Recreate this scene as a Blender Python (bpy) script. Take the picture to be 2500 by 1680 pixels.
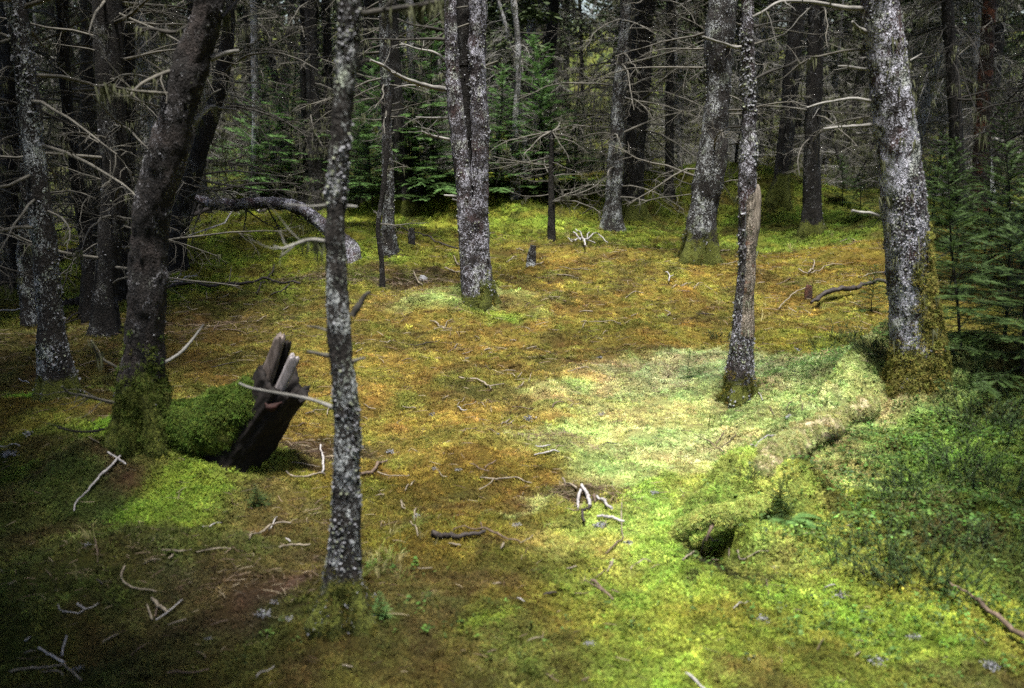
import bpy, math, random
import numpy as np
from mathutils import Vector, Matrix

# ------------------------------------------------------------------ scene, camera, sky, sun, exposure
sc = bpy.context.scene
C = sc.collection
for o in list(bpy.data.objects):
    bpy.data.objects.remove(o)
PITCH = math.radians(12.0)
CAMH = 1.70
LENS = 40.0
FPX = 2500 * LENS / 36.0
cam = bpy.data.cameras.new('camera')
cam.lens = LENS; cam.sensor_width = 36; cam.clip_start = 0.05; cam.clip_end = 900
cam.dof.use_dof = True; cam.dof.focus_distance = 8.6; cam.dof.aperture_fstop = 2.8
camo = bpy.data.objects.new('camera', cam); C.objects.link(camo)
camo.location = (0, 0, CAMH); camo.rotation_euler = (math.pi/2 - PITCH, 0, 0)
sc.camera = camo
SUN_EL, SUN_AZ = math.radians(76), math.radians(178)      # azimuth clockwise from +Y
world = bpy.data.worlds.new('World'); sc.world = world; world.use_nodes = True
nt = world.node_tree; nt.nodes.clear()
wo = nt.nodes.new('ShaderNodeOutputWorld'); bg = nt.nodes.new('ShaderNodeBackground')
sky = nt.nodes.new('ShaderNodeTexSky'); sky.sky_type = 'NISHITA'; sky.sun_disc = False
sky.sun_elevation = SUN_EL; sky.sun_rotation = SUN_AZ
sky.air_density = 1.0; sky.dust_density = 3.0; sky.ozone_density = 1.0
bg.inputs['Strength'].default_value = 0.05
nt.links.new(sky.outputs[0], bg.inputs[0]); nt.links.new(bg.outputs[0], wo.inputs[0])
sun = bpy.data.lights.new('sun', 'SUN'); sun.energy = 2.6; sun.angle = math.radians(12); sun.color = (1, .975, .92)
suno = bpy.data.objects.new('sun', sun); C.objects.link(suno)
sd = Vector((math.sin(SUN_AZ)*math.cos(SUN_EL), math.cos(SUN_AZ)*math.cos(SUN_EL), math.sin(SUN_EL)))
suno.rotation_euler = sd.to_track_quat('Z', 'Y').to_euler(); suno.location = sd*60
vs = sc.view_settings
vs.view_transform = 'Standard'; vs.look = 'None'; vs.gamma = 1; vs.use_curve_mapping = False
vs.exposure = 2.4
cy = sc.cycles
cy.max_bounces = 4; cy.diffuse_bounces = 2; cy.glossy_bounces = 1; cy.transmission_bounces = 2
cy.transparent_max_bounces = 4; cy.use_adaptive_sampling = True; cy.adaptive_threshold = 0.015
cy.use_denoising = False; cy.caustics_reflective = False; cy.caustics_refractive = False

rng = np.random.default_rng(7)
R = random.Random(11)

# ------------------------------------------------------------------ noise
def _h(ix, iy, iz):
    n = (ix.astype(np.int64)*374761393 + iy.astype(np.int64)*668265263 + iz.astype(np.int64)*2147483647 + 1013904223) & 0xffffffff
    n = ((n ^ (n >> 13))*1274126177) & 0xffffffff
    n = ((n ^ (n >> 16))*2246822519) & 0xffffffff
    return ((n ^ (n >> 15)) & 0xffffff)/float(0xffffff)
def vn(x, y, z=None):
    x = np.asarray(x, float); y = np.asarray(y, float)
    z = np.zeros_like(x) if z is None else np.asarray(z, float)
    ix, iy, iz = np.floor(x), np.floor(y), np.floor(z)
    fx, fy, fz = x-ix, y-iy, z-iz
    ix, iy, iz = ix.astype(np.int64), iy.astype(np.int64), iz.astype(np.int64)
    fx, fy, fz = fx*fx*(3-2*fx), fy*fy*(3-2*fy), fz*fz*(3-2*fz)
    r = 0
    for dx in (0, 1):
        for dy in (0, 1):
            for dz in (0, 1):
                w = (fx if dx else 1-fx)*(fy if dy else 1-fy)*(fz if dz else 1-fz)
                r = r + w*_h(ix+dx, iy+dy, iz+dz)
    return r*2-1
def fbm(x, y, z=None, o=4):
    a, s, r = 1, 1, 0
    for i in range(o):
        r = r + a*vn(x*s+i*17.3, y*s-i*9.1, None if z is None else z*s+i*5.7)
        a *= .5; s *= 2.03
    return r

# ------------------------------------------------------------------ picture coordinates -> places on the ground
OFF = {1:(0,0),2:(830,0),3:(1660,0),4:(0,560),5:(830,560),6:(1660,560),7:(0,1120),8:(830,1120),9:(1660,1120),10:(240,780),11:(1560,960)}
def z(r, x, y):
    k = 3.89 if r > 9 else 2.7786
    return (OFF[r][0]+x/k, OFF[r][1]+y/k)
def dd(x, y): return (x*1.0711, y*1.0711)
FW = np.array([0, math.cos(PITCH), -math.sin(PITCH)]); UP = np.array([0, math.sin(PITCH), math.cos(PITCH)])
CAM = np.array([0, 0, CAMH])
def ray(px, py):
    return FW + np.array([1, 0, 0])*(px-1250)/FPX + UP*(840-py)/FPX
def flat(px, py):
    d = ray(px, py)
    t = -CAMH/d[2] if d[2] < -1e-3 else 60
    return CAM + d*t
def ss(a, b, x):
    t = np.clip((x-a)/(b-a), 0, 1); return t*t*(3-2*t)

# mounds: picture place, radius along x, along y, height
MOUNDS = []
def mound(p, rx, ry, h): q = flat(*p); MOUNDS.append((q[0], q[1], rx, ry, h))
mound(dd(330, 1035), .75, .6, .20); mound(dd(420, 1090), .55, .45, .12); mound(dd(120, 960), .8, .5, .12)
mound(dd(780, 1420), .28, .25, .12); mound(dd(1085, 700), .75, .55, .13)
mound(dd(2110, 900), .75, .7, .22); mound(dd(1690, 905), .4, .35, .05)
mound(dd(1600, 595), .7, .6, .14); mound(dd(500, 590), 1.6, .9, .22); mound(dd(640, 560), 1.3, .8, .22)
mound(dd(1160, 490), 2.2, 1.0, .28); mound(dd(960, 500), 2.0, 1.0, .30); mound(dd(1340, 500), 1.6, 1.0, .2)
mound(dd(1950, 480), 2.5, 1.2, .3); mound(dd(1215, 520), .5, .5, .15); mound(dd(930, 630), .6, .5, .12)
mound(dd(820, 600), .7, .5, .2); mound(dd(1780, 480), 1.2, .8, .3); mound(dd(1540, 480), 1.4, .9, .2)
STEEP = [(*flat(*z(11, 1280, 1080))[:2], .25, .18, .19), (*flat(*z(11, 720, 1150))[:2], .16, .12, .14), (*flat(*z(11, 1060, 1430))[:2], .18, .12, .07)]
mound(dd(2250, 1250), .5, .5, .10); mound(dd(2280, 950), .9, .8, .25); mound(dd(350, 1320), .7, .3, .10)
mound(dd(450, 1290), .5, .2, .09); mound(dd(60, 1180), .8, .5, .12); mound(dd(1250, 660), 1.0, .6, .05)
mound(dd(250, 560), 1.5, .9, .2); mound(dd(660, 450), 1.2, .9, .5)
# trench under the arching root
q_cave = flat(*z(11, 690, 1400))
# the mossy buried root: a ridge
RIDGE = [flat(*p)[:2] for p in (dd(2080, 880), z(6, 1330, 1150), z(6, 1180, 1230), z(6, 1040, 1350), z(6, 850, 1450), z(6, 700, 1520), dd(1660, 1135))]
RIDGE = np.array(RIDGE)
def seg_dist(x, y, P):
    best = np.full(np.shape(x), 1e9)
    for a, b in zip(P[:-1], P[1:]):
        d = b-a; L = (d**2).sum()
        t = np.clip(((x-a[0])*d[0]+(y-a[1])*d[1])/L, 0, 1)
        best = np.minimum(best, np.hypot(x-a[0]-t*d[0], y-a[1]-t*d[1]))
    return best
def H(x, y):
    x = np.asarray(x, float); y = np.asarray(y, float)
    h = .26*fbm(x*.33+3.1, y*.33+1.7, o=2)*ss(9, 16, y) + .05*fbm(x*.8, y*.8, o=3)
    clear = np.exp(-(((x-.6)/3)**2+((y-8.)/3.2)**2)**2)
    h = h*(1-.45*clear)
    for (mx, my, rx, ry, mh) in MOUNDS:
        h = h + mh*np.exp(-(((x-mx)/rx)**2+((y-my)/ry)**2))
    for (mx, my, rx, ry, mh) in STEEP:
        h = h + mh*np.exp(-((((x-mx)/rx)**2+((y-my)/ry)**2)**2))
    h = h - .36*np.exp(-((((x-q_cave[0]+.25*(y-q_cave[1])+.03*fbm(x*13, y*13, o=2))/.085)**2+((y-q_cave[1]+.03*fbm(x*11+5, y*11, o=2))/.11)**2)**2))
    h = h + .15*np.exp(-(seg_dist(x, y, RIDGE)/.11)**2)
    h = h + .03*np.maximum(0, y-34)**1.15 + .02*np.maximum(0, np.abs(x)-4-.3*np.abs(y))
    h = h +   .034*fbm(x*4.2+9, y*4.2, o=3) + .013*fbm(x*11., y*11.+4, o=2)*(1-ss(10, 16, y))
    return h
_T = np.concatenate([np.linspace(1.5, 14, 1400), np.linspace(14.01, 80, 2000)])
def G(p, lift=0.0):
    d = ray(*p); P = CAM[None]+_T[:, None]*d[None]
    below = P[:, 2] < H(P[:, 0], P[:, 1])+lift
    i = int(np.argmax(below)) if below.any() else len(_T)-1
    q = P[i].copy(); return q
def ground(x, y): return float(H(np.array([x]), np.array([y]))[0])

# ------------------------------------------------------------------ mesh helpers
class MB:
    def __init__(s): s.v = []; s.q = []; s.t = []; s.qm = []; s.tm = []; s.n = 0; s.attr = []
    def add(s, v, quads=None, tris=None, mat=0, a=None):
        v = np.asarray(v, float).reshape(-1, 3)
        if quads is not None and len(quads):
            s.q.append(np.asarray(quads, np.int64)+s.n); s.qm.append(np.full(len(quads), mat))
        if tris is not None and len(tris):
            s.t.append(np.asarray(tris, np.int64)+s.n); s.tm.append(np.full(len(tris), mat))
        s.v.append(v); s.n += len(v)
        s.attr.append(np.zeros(len(v)) if a is None else np.asarray(a, float))
    def mesh(s, name, mats, smooth=True, attr=None):
        me = bpy.data.meshes.new(name)
        v = np.concatenate(s.v)
        q = np.concatenate(s.q) if s.q else np.zeros((0, 4), np.int64)
        t = np.concatenate(s.t) if s.t else np.zeros((0, 3), np.int64)
        me.vertices.add(len(v)); me.vertices.foreach_set('co', v.astype(np.float32).ravel())
        nl = q.size+t.size; me.loops.add(nl)
        me.loops.foreach_set('vertex_index', np.concatenate([q.ravel(), t.ravel()]).astype(np.int32))
        me.polygons.add(len(q)+len(t))
        me.polygons.foreach_set('loop_start', np.concatenate([np.arange(len(q))*4, q.size+np.arange(len(t))*3]).astype(np.int32))
        mi = np.concatenate(s.qm+s.tm) if (s.qm or s.tm) else np.zeros(0)
        me.polygons.foreach_set('material_index', mi.astype(np.int32))
        me.polygons.foreach_set('use_smooth', np.full(len(q)+len(t), smooth))
        for m in mats: me.materials.append(m)
        if attr:
            at = me.attributes.new(attr, 'FLOAT', 'POINT'); at.data.foreach_set('value', np.concatenate(s.attr).astype(np.float32))
        me.update(); me.validate()
        return me
def link(name, me, parent=None, loc=None):
    o = bpy.data.objects.new(name, me); C.objects.link(o)
    if parent is not None: o.parent = parent
    if loc is not None: o.location = loc
    return o
def tag(o, label, cat, group=None, kind=None):
    o['label'] = label; o['category'] = cat
    if group: o['group'] = group
    if kind: o['kind'] = kind
    return o
def empty(name, loc):
    o = bpy.data.objects.new(name, None); C.objects.link(o); o.location = loc; o.empty_display_size = .1
    return o
def catmull(P, n):
    P = np.asarray(P, float); m = len(P)
    if m == 2:
        t = np.linspace(0, 1, n)[:, None]; return P[0]*(1-t)+P[1]*t
    L = np.concatenate([[0], np.cumsum(np.linalg.norm(np.diff(P[:, :3], axis=0), axis=1)+1e-9)]); L /= L[-1]
    Q = np.vstack([2*P[0]-P[1], P, 2*P[-1]-P[-2]])
    t = np.linspace(0, 1, n); i = np.clip(np.searchsorted(L, t, 'right')-1, 0, m-2)
    u = ((t-L[i])/(L[i+1]-L[i]))[:, None]
    a, b, c, d = Q[i], Q[i+1], Q[i+2], Q[i+3]
    return .5*((2*b)+(-a+c)*u+(2*a-5*b+4*c-d)*u*u+(-a+3*b-3*c+d)*u**3)
def frames(P):
    T = np.gradient(P, axis=0); T /= np.linalg.norm(T, axis=1)[:, None]+1e-12
    ref = np.array([1., 0, 0]) if abs(T[0][0]) < .8 else np.array([0, 1., 0])
    N = np.zeros_like(P); n = ref-T[0]*ref.dot(T[0]); n /= np.linalg.norm(n)
    for i in range(len(P)):
        n = n-T[i]*n.dot(T[i]); n /= np.linalg.norm(n)+1e-12; N[i] = n
    return T, N, np.cross(T, N)
def tube(mb, P, r, seg=6, mat=0, disp=None, cap=True, a=None, capmat=None):
    P = np.asarray(P, float); r = np.broadcast_to(np.asarray(r, float), (len(P),))
    T, N, B = frames(P)
    th = np.arange(seg)*2*math.pi/seg
    ca, sa = np.cos(th)[None, :, None], np.sin(th)[None, :, None]
    dirs = N[:, None]*ca+B[:, None]*sa
    V = P[:, None]+dirs*r[:, None, None]
    if disp is not None:
        V = V+dirs*disp(V, np.repeat(th[None], len(P), 0), dirs)[..., None]
    n = len(P); i = np.arange(n-1)[:, None]*seg; j = np.arange(seg)[None]
    k = (j+1) % seg
    q = np.stack([i+j, i+k, i+seg+k, i+seg+j], -1).reshape(-1, 4)
    av = None if a is None else a(V).ravel()
    mb.add(V, q, mat=mat, a=av)
    if cap:
        for e, ring in ((0, V[0]), (1, V[-1])):
            c = ring.mean(0); tri = np.array([[seg, (x+1) % seg, x] if e == 0 else [seg, x, (x+1) % seg] for x in range(seg)])
            mb.add(np.vstack([ring, c]), tris=tri, mat=mat if capmat is None else capmat, a=None if a is None else np.zeros(seg+1))
    return V

_TH = {k: np.arange(k)*2*math.pi/k for k in (3, 4, 5)}
def twig(mb, P, r, seg=3, mat=0):
    d = P[-1]-P[0]; d = d/(math.sqrt(d[0]*d[0]+d[1]*d[1]+d[2]*d[2])+1e-9)
    N = np.array([-d[1], d[0], 0.]) if abs(d[2]) < .9 else np.array([0., -d[2], d[1]])
    N /= math.sqrt((N*N).sum())+1e-9; B = np.array([d[1]*N[2]-d[2]*N[1], d[2]*N[0]-d[0]*N[2], d[0]*N[1]-d[1]*N[0]])
    th = _TH[seg]; dirs = np.cos(th)[:, None]*N+np.sin(th)[:, None]*B
    V = P[:, None]+dirs[None]*np.asarray(r)[:, None, None]; n = len(P); q = _TQ.get((n, seg))
    if q is None:
        i = np.arange(n-1)[:, None]*seg; j = np.arange(seg)[None]; k = (j+1) % seg
        q = _TQ[(n, seg)] = np.stack([i+j, i+k, i+seg+k, i+seg+j], -1).reshape(-1, 4)
    mb.add(V, q, mat=mat)
_TQ = {}
# ------------------------------------------------------------------ materials
def mat(name):
    m = bpy.data.materials.new(name); m.use_nodes = True
    t = m.node_tree; t.nodes.clear()
    o = t.nodes.new('ShaderNodeOutputMaterial')
    return m, t, o
def N_(t, typ, **kw):
    n = t.nodes.new(typ)
    for k, v in kw.items():
        if k.startswith('i_'): n.inputs[k[2:]].default_value = v
        else: setattr(n, k, v)
    return n
def ramp(t, fac, stops):
    n = t.nodes.new('ShaderNodeValToRGB'); e = n.color_ramp.elements
    while len(e) < len(stops): e.new(.5)
    for x, (p, c) in zip(e, stops): x.position = p; x.color = (*c, 1) if len(c) == 3 else c
    t.links.new(fac, n.inputs[0]); return n.outputs[0]
def mix(t, fac, a, b, mode='MIX'):
    n = t.nodes.new('ShaderNodeMix'); n.data_type = 'RGBA'; n.blend_type = mode
    for s, v in ((n.inputs[0], fac), (n.inputs[6], a), (n.inputs[7], b)):
        if isinstance(v, (int, float)): s.default_value = v
        elif isinstance(v, tuple): s.default_value = (*v, 1)
        else: t.links.new(v, s)
    return n.outputs[2]
def noise(t, co, scale, detail=4, rough=.6, out=0):
    n = N_(t, 'ShaderNodeTexNoise'); n.inputs['Scale'].default_value = scale; n.inputs['Detail'].default_value = detail
    n.inputs['Roughness'].default_value = rough; t.links.new(co, n.inputs['Vector']); return n.outputs[out]
def math_(t, op, a, b=0.0):
    n = t.nodes.new('ShaderNodeMath'); n.operation = op
    for s, v in zip(n.inputs, (a, b)):
        if isinstance(v, (int, float)): s.default_value = v
        else: t.links.new(v, s)
    return n.outputs[0]
def bark_mat(name, dark, mid, lich, lo, hi, scale=1.0, mossc=(.075, .085, .012), red=None, bare=False):
    m, t, o = mat(name)
    co = N_(t, 'ShaderNodeNewGeometry').outputs['Position']
    mp = N_(t, 'ShaderNodeMapping'); mp.inputs['Scale'].default_value = (1, 1, .55); t.links.new(co, mp.inputs[0]); cs = mp.outputs[0]
    vo = N_(t, 'ShaderNodeTexVoronoi'); vo.inputs['Scale'].default_value = 42*scale
    wv = mix(t, .35, cs, noise(t, cs, 18*scale, 3, out=1)); t.links.new(wv, vo.inputs['Vector'])
    n1 = noise(t, cs, 30*scale, 6, .7)
    base = ramp(t, n1, [(.3, dark), (.7, mid)])
    base = mix(t, math_(t, 'MULTIPLY', ss_node(t, vo.outputs['Distance'], .12, .55), .6), base, tuple(x*.45 for x in dark))
    if red:
        base = mix(t, ss_node(t, noise(t, co, 5*scale, 3), .5, .62), base, red)
    big = noise(t, co, 6.5*scale, 3, .6); fine = noise(t, cs, 46*scale, 5, .75)
    k = math_(t, 'ADD', math_(t, 'MULTIPLY', big, .42), math_(t, 'ADD', math_(t, 'MULTIPLY', fine, .38), math_(t, 'MULTIPLY', noise(t, cs, 130*scale, 3, .7), .20)))
    k = math_(t, 'SUBTRACT', k, math_(t, 'MULTIPLY', ss_node(t, vo.outputs['Distance'], .25, .7), .10))
    lm = ss_node(t, k, lo, hi)
    lc = mix(t, noise(t, co, 70*scale, 2), lich, tuple(x*.55 for x in lich))
    lc = mix(t, ss_node(t, noise(t, co, 9*scale, 2), .52, .66), lc, (lich[0]*.66, lich[1]*.70, lich[2]*.56))
    col = mix(t, lm, base, lc)
    at = N_(t, 'ShaderNodeAttribute', attribute_name='moss').outputs['Fac']
    mf = ss_node(t, math_(t, 'ADD', at, math_(t, 'MULTIPLY', math_(t, 'SUBTRACT', noise(t, co, 22, 4, .7), .5), .9)), .35, .6)
    mc = mix(t, noise(t, co, 60, 3), tuple(x*.35 for x in mossc), tuple(min(1, x*1.7) for x in mossc))
    col = mix(t, mf, col, mc)
    if bare:
        ba = N_(t, 'ShaderNodeAttribute', attribute_name='bare').outputs['Fac']
        m2 = N_(t, 'ShaderNodeMapping'); m2.inputs['Scale'].default_value = (110, 110, 9); t.links.new(co, m2.inputs[0])
        wd = ramp(t, noise(t, m2.outputs[0], 1.0, 5, .7), [(.28, (.025, .018, .013)), (.48, (.17, .14, .11)), (.72, (.42, .37, .31))])
        wd = mix(t, ss_node(t, noise(t, co, 14, 3), .55, .68), wd, (.16, .075, .04))
        bf = ss_node(t, math_(t, 'ADD', ba, math_(t, 'MULTIPLY', math_(t, 'SUBTRACT', noise(t, co, 26, 4, .7), .5), .9)), .42, .56)
        col = mix(t, bf, col, wd)
    b = N_(t, 'ShaderNodeBump', i_Strength=1.0, i_Distance=.02)
    hgt = math_(t, 'ADD', math_(t, 'MULTIPLY', n1, .6), math_(t, 'ADD', math_(t, 'MULTIPLY', lm, .35), math_(t, 'MULTIPLY', vo.outputs['Distance'], -.5)))
    t.links.new(hgt, b.inputs['Height'])
    p = N_(t, 'ShaderNodeBsdfPrincipled'); p.inputs['Roughness'].default_value = .9; p.inputs['Specular IOR Level'].default_value = .25
    t.links.new(col, p.inputs['Base Color']); t.links.new(b.outputs[0], p.inputs['Normal']); t.links.new(p.outputs[0], o.inputs[0])
    return m
def ss_node(t, v, a, b):
    n = t.nodes.new('ShaderNodeMapRange'); n.interpolation_type = 'SMOOTHSTEP'
    n.inputs['From Min'].default_value = a; n.inputs['From Max'].default_value = b
    t.links.new(v, n.inputs['Value']); return n.outputs[0]
def simple_mat(name, c1, c2, scale, rough=.85, bump=.4, stretch=None, c3=None, transl=0, obj=False):
    m, t, o = mat(name)
    co = N_(t, 'ShaderNodeTexCoord').outputs['Object'] if obj else N_(t, 'ShaderNodeNewGeometry').outputs['Position']
    if stretch:
        mp = N_(t, 'ShaderNodeMapping'); mp.inputs['Scale'].default_value = stretch; t.links.new(co, mp.inputs[0]); co = mp.outputs[0]
    n1 = noise(t, co, scale, 5, .65)
    col = ramp(t, n1, [(.3, c1), (.7, c2)] if c3 is None else [(.25, c1), (.5, c2), (.75, c3)])
    p = N_(t, 'ShaderNodeBsdfPrincipled'); p.inputs['Roughness'].default_value = rough; p.inputs['Specular IOR Level'].default_value = .25
    t.links.new(col, p.inputs['Base Color'])
    if bump:
        b = N_(t, 'ShaderNodeBump', i_Strength=bump, i_Distance=.006); t.links.new(n1, b.inputs['Height']); t.links.new(b.outputs[0], p.inputs['Normal'])
    if transl:
        tr = N_(t, 'ShaderNodeBsdfTranslucent'); t.links.new(col, tr.inputs[0])
        ms = N_(t, 'ShaderNodeMixShader'); ms.inputs[0].default_value = transl
        t.links.new(p.outputs[0], ms.inputs[1]); t.links.new(tr.outputs[0], ms.inputs[2]); t.links.new(ms.outputs[0], o.inputs[0])
    else:
        t.links.new(p.outputs[0], o.inputs[0])
    return m
def inst_mat(name, transl=.25, rough=.8):
    m, t, o = mat(name)
    a = N_(t, 'ShaderNodeAttribute', attribute_name='col'); a.attribute_type = 'INSTANCER'
    p = N_(t, 'ShaderNodeBsdfPrincipled'); p.inputs['Roughness'].default_value = rough; p.inputs['Specular IOR Level'].default_value = .2
    t.links.new(a.outputs['Color'], p.inputs['Base Color'])
    tr = N_(t, 'ShaderNodeBsdfTranslucent'); t.links.new(a.outputs['Color'], tr.inputs[0])
    ms = N_(t, 'ShaderNodeMixShader'); ms.inputs[0].default_value = transl
    t.links.new(p.outputs[0], ms.inputs[1]); t.links.new(tr.outputs[0], ms.inputs[2]); t.links.new(ms.outputs[0], o.inputs[0])
    return m
LICH = (.50, .50, .55)
M = {}
M['bark_grey'] = bark_mat('bark_grey', (.010, .008, .007), (.055, .046, .040), (.48, .50, .50), .45, .525)
M['bark_lichen'] = bark_mat('bark_lichen', (.020, .016, .017), (.075, .060, .060), (.55, .54, .62), .43, .515, red=(.05, .030, .030))
M['bark_dark'] = bark_mat('bark_dark', (.007, .006, .005), (.034, .028, .024), (.24, .24, .24), .50, .57)
M['bark_snag'] = bark_mat('bark_snag', (.020, .016, .017), (.075, .060, .060), (.52, .51, .58), .45, .53, red=(.05, .030, .030), bare=True)
M['bark_crust'] = bark_mat('bark_crust', (.020, .016, .017), (.075, .060, .060), (.57, .565, .65), .40, .485, mossc=(.13, .12, .028), red=(.05, .030, .030))
M['bark_rough'] = bark_mat('bark_rough', (.005, .004, .004), (.034, .028, .025), (.30, .29, .31), .50, .57, red=(.026, .020, .018))
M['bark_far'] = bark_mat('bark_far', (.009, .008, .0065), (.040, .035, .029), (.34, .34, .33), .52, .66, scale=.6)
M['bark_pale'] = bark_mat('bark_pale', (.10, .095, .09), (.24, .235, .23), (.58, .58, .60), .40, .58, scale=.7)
M['bark_red'] = bark_mat('bark_red', (.030, .018, .014), (.095, .060, .045), (.38, .38, .39), .54, .64, red=(.15, .055, .028))
M['wood_grey'] = simple_mat('wood_grey', (.022, .017, .013), (.15, .125, .10), 120, .8, 1.0, (1, 1, .13), (.40, .35, .29))
M['twig'] = simple_mat('twig', (.030, .028, .022), (.13, .12, .10), 9, .85, 0)
M['twig_pale'] = simple_mat('twig_pale', (.06, .057, .05), (.25, .24, .22), 7, .85, 0)
M['twig_dark'] = simple_mat('twig_dark', (.010, .009, .007), (.040, .036, .030), 8, .85, 0)
M['usnea'] = simple_mat('usnea', (.045, .050, .024), (.125, .13, .070), 20, .9, 0, transl=.3)
M['lichen'] = simple_mat('lichen', (.06, .062, .06), (.33, .33, .36), 90, .9, 0, transl=.15)
M['lichen_green'] = simple_mat('lichen_green', (.08, .09, .055), (.27, .29, .21), 70, .9, 0, transl=.15)
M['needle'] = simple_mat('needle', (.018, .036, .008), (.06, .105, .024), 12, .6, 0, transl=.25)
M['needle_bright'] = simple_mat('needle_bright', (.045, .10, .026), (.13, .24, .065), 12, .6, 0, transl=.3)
M['needle_dull'] = simple_mat('needle_dull', (.018, .030, .010), (.06, .082, .028), 6, .7, 0, transl=.2)
M['stick_pale'] = simple_mat('stick_pale', (.055, .045, .034), (.25, .21, .155), 30, .75, .5, obj=True)
M['stick_grey'] = simple_mat('stick_grey', (.11, .10, .10), (.38, .36, .35), 40, .8, .5, obj=True)
M['stick_brown'] = simple_mat('stick_brown', (.030, .021, .015), (.14, .10, .072), 40, .8, .5, obj=True)
M['stick_dark'] = simple_mat('stick_dark', (.010, .008, .007), (.045, .036, .032), 35, .7, .8, obj=True)
M['rot'] = simple_mat('rot', (.0015, .001, .001), (.010, .0065, .005), 30, .8, 1.0)
M['rot_red'] = simple_mat('rot_red', (.005, .0015, .0012), (.024, .006, .004), 30, .8, .8)
M['plank'] = simple_mat('plank', (.035, .026, .022), (.10, .08, .07), 60, .75, .8, (1, 1, .12), (.20, .165, .15), obj=True)
M['plank_pale'] = simple_mat('plank_pale', (.10, .085, .085), (.19, .17, .17), 60, .75, .6, (1, 1, .12), (.28, .25, .26), obj=True)
M['inst'] = inst_mat('moss_leaf'); M['inst_leaf'] = inst_mat('ground_leaf', .3, .55); M['inst_dry'] = inst_mat('dry_litter', .05, .85)
M['stone'] = simple_mat('stone', (.06, .06, .065), (.24, .24, .25), 18, .85, .6)

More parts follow.
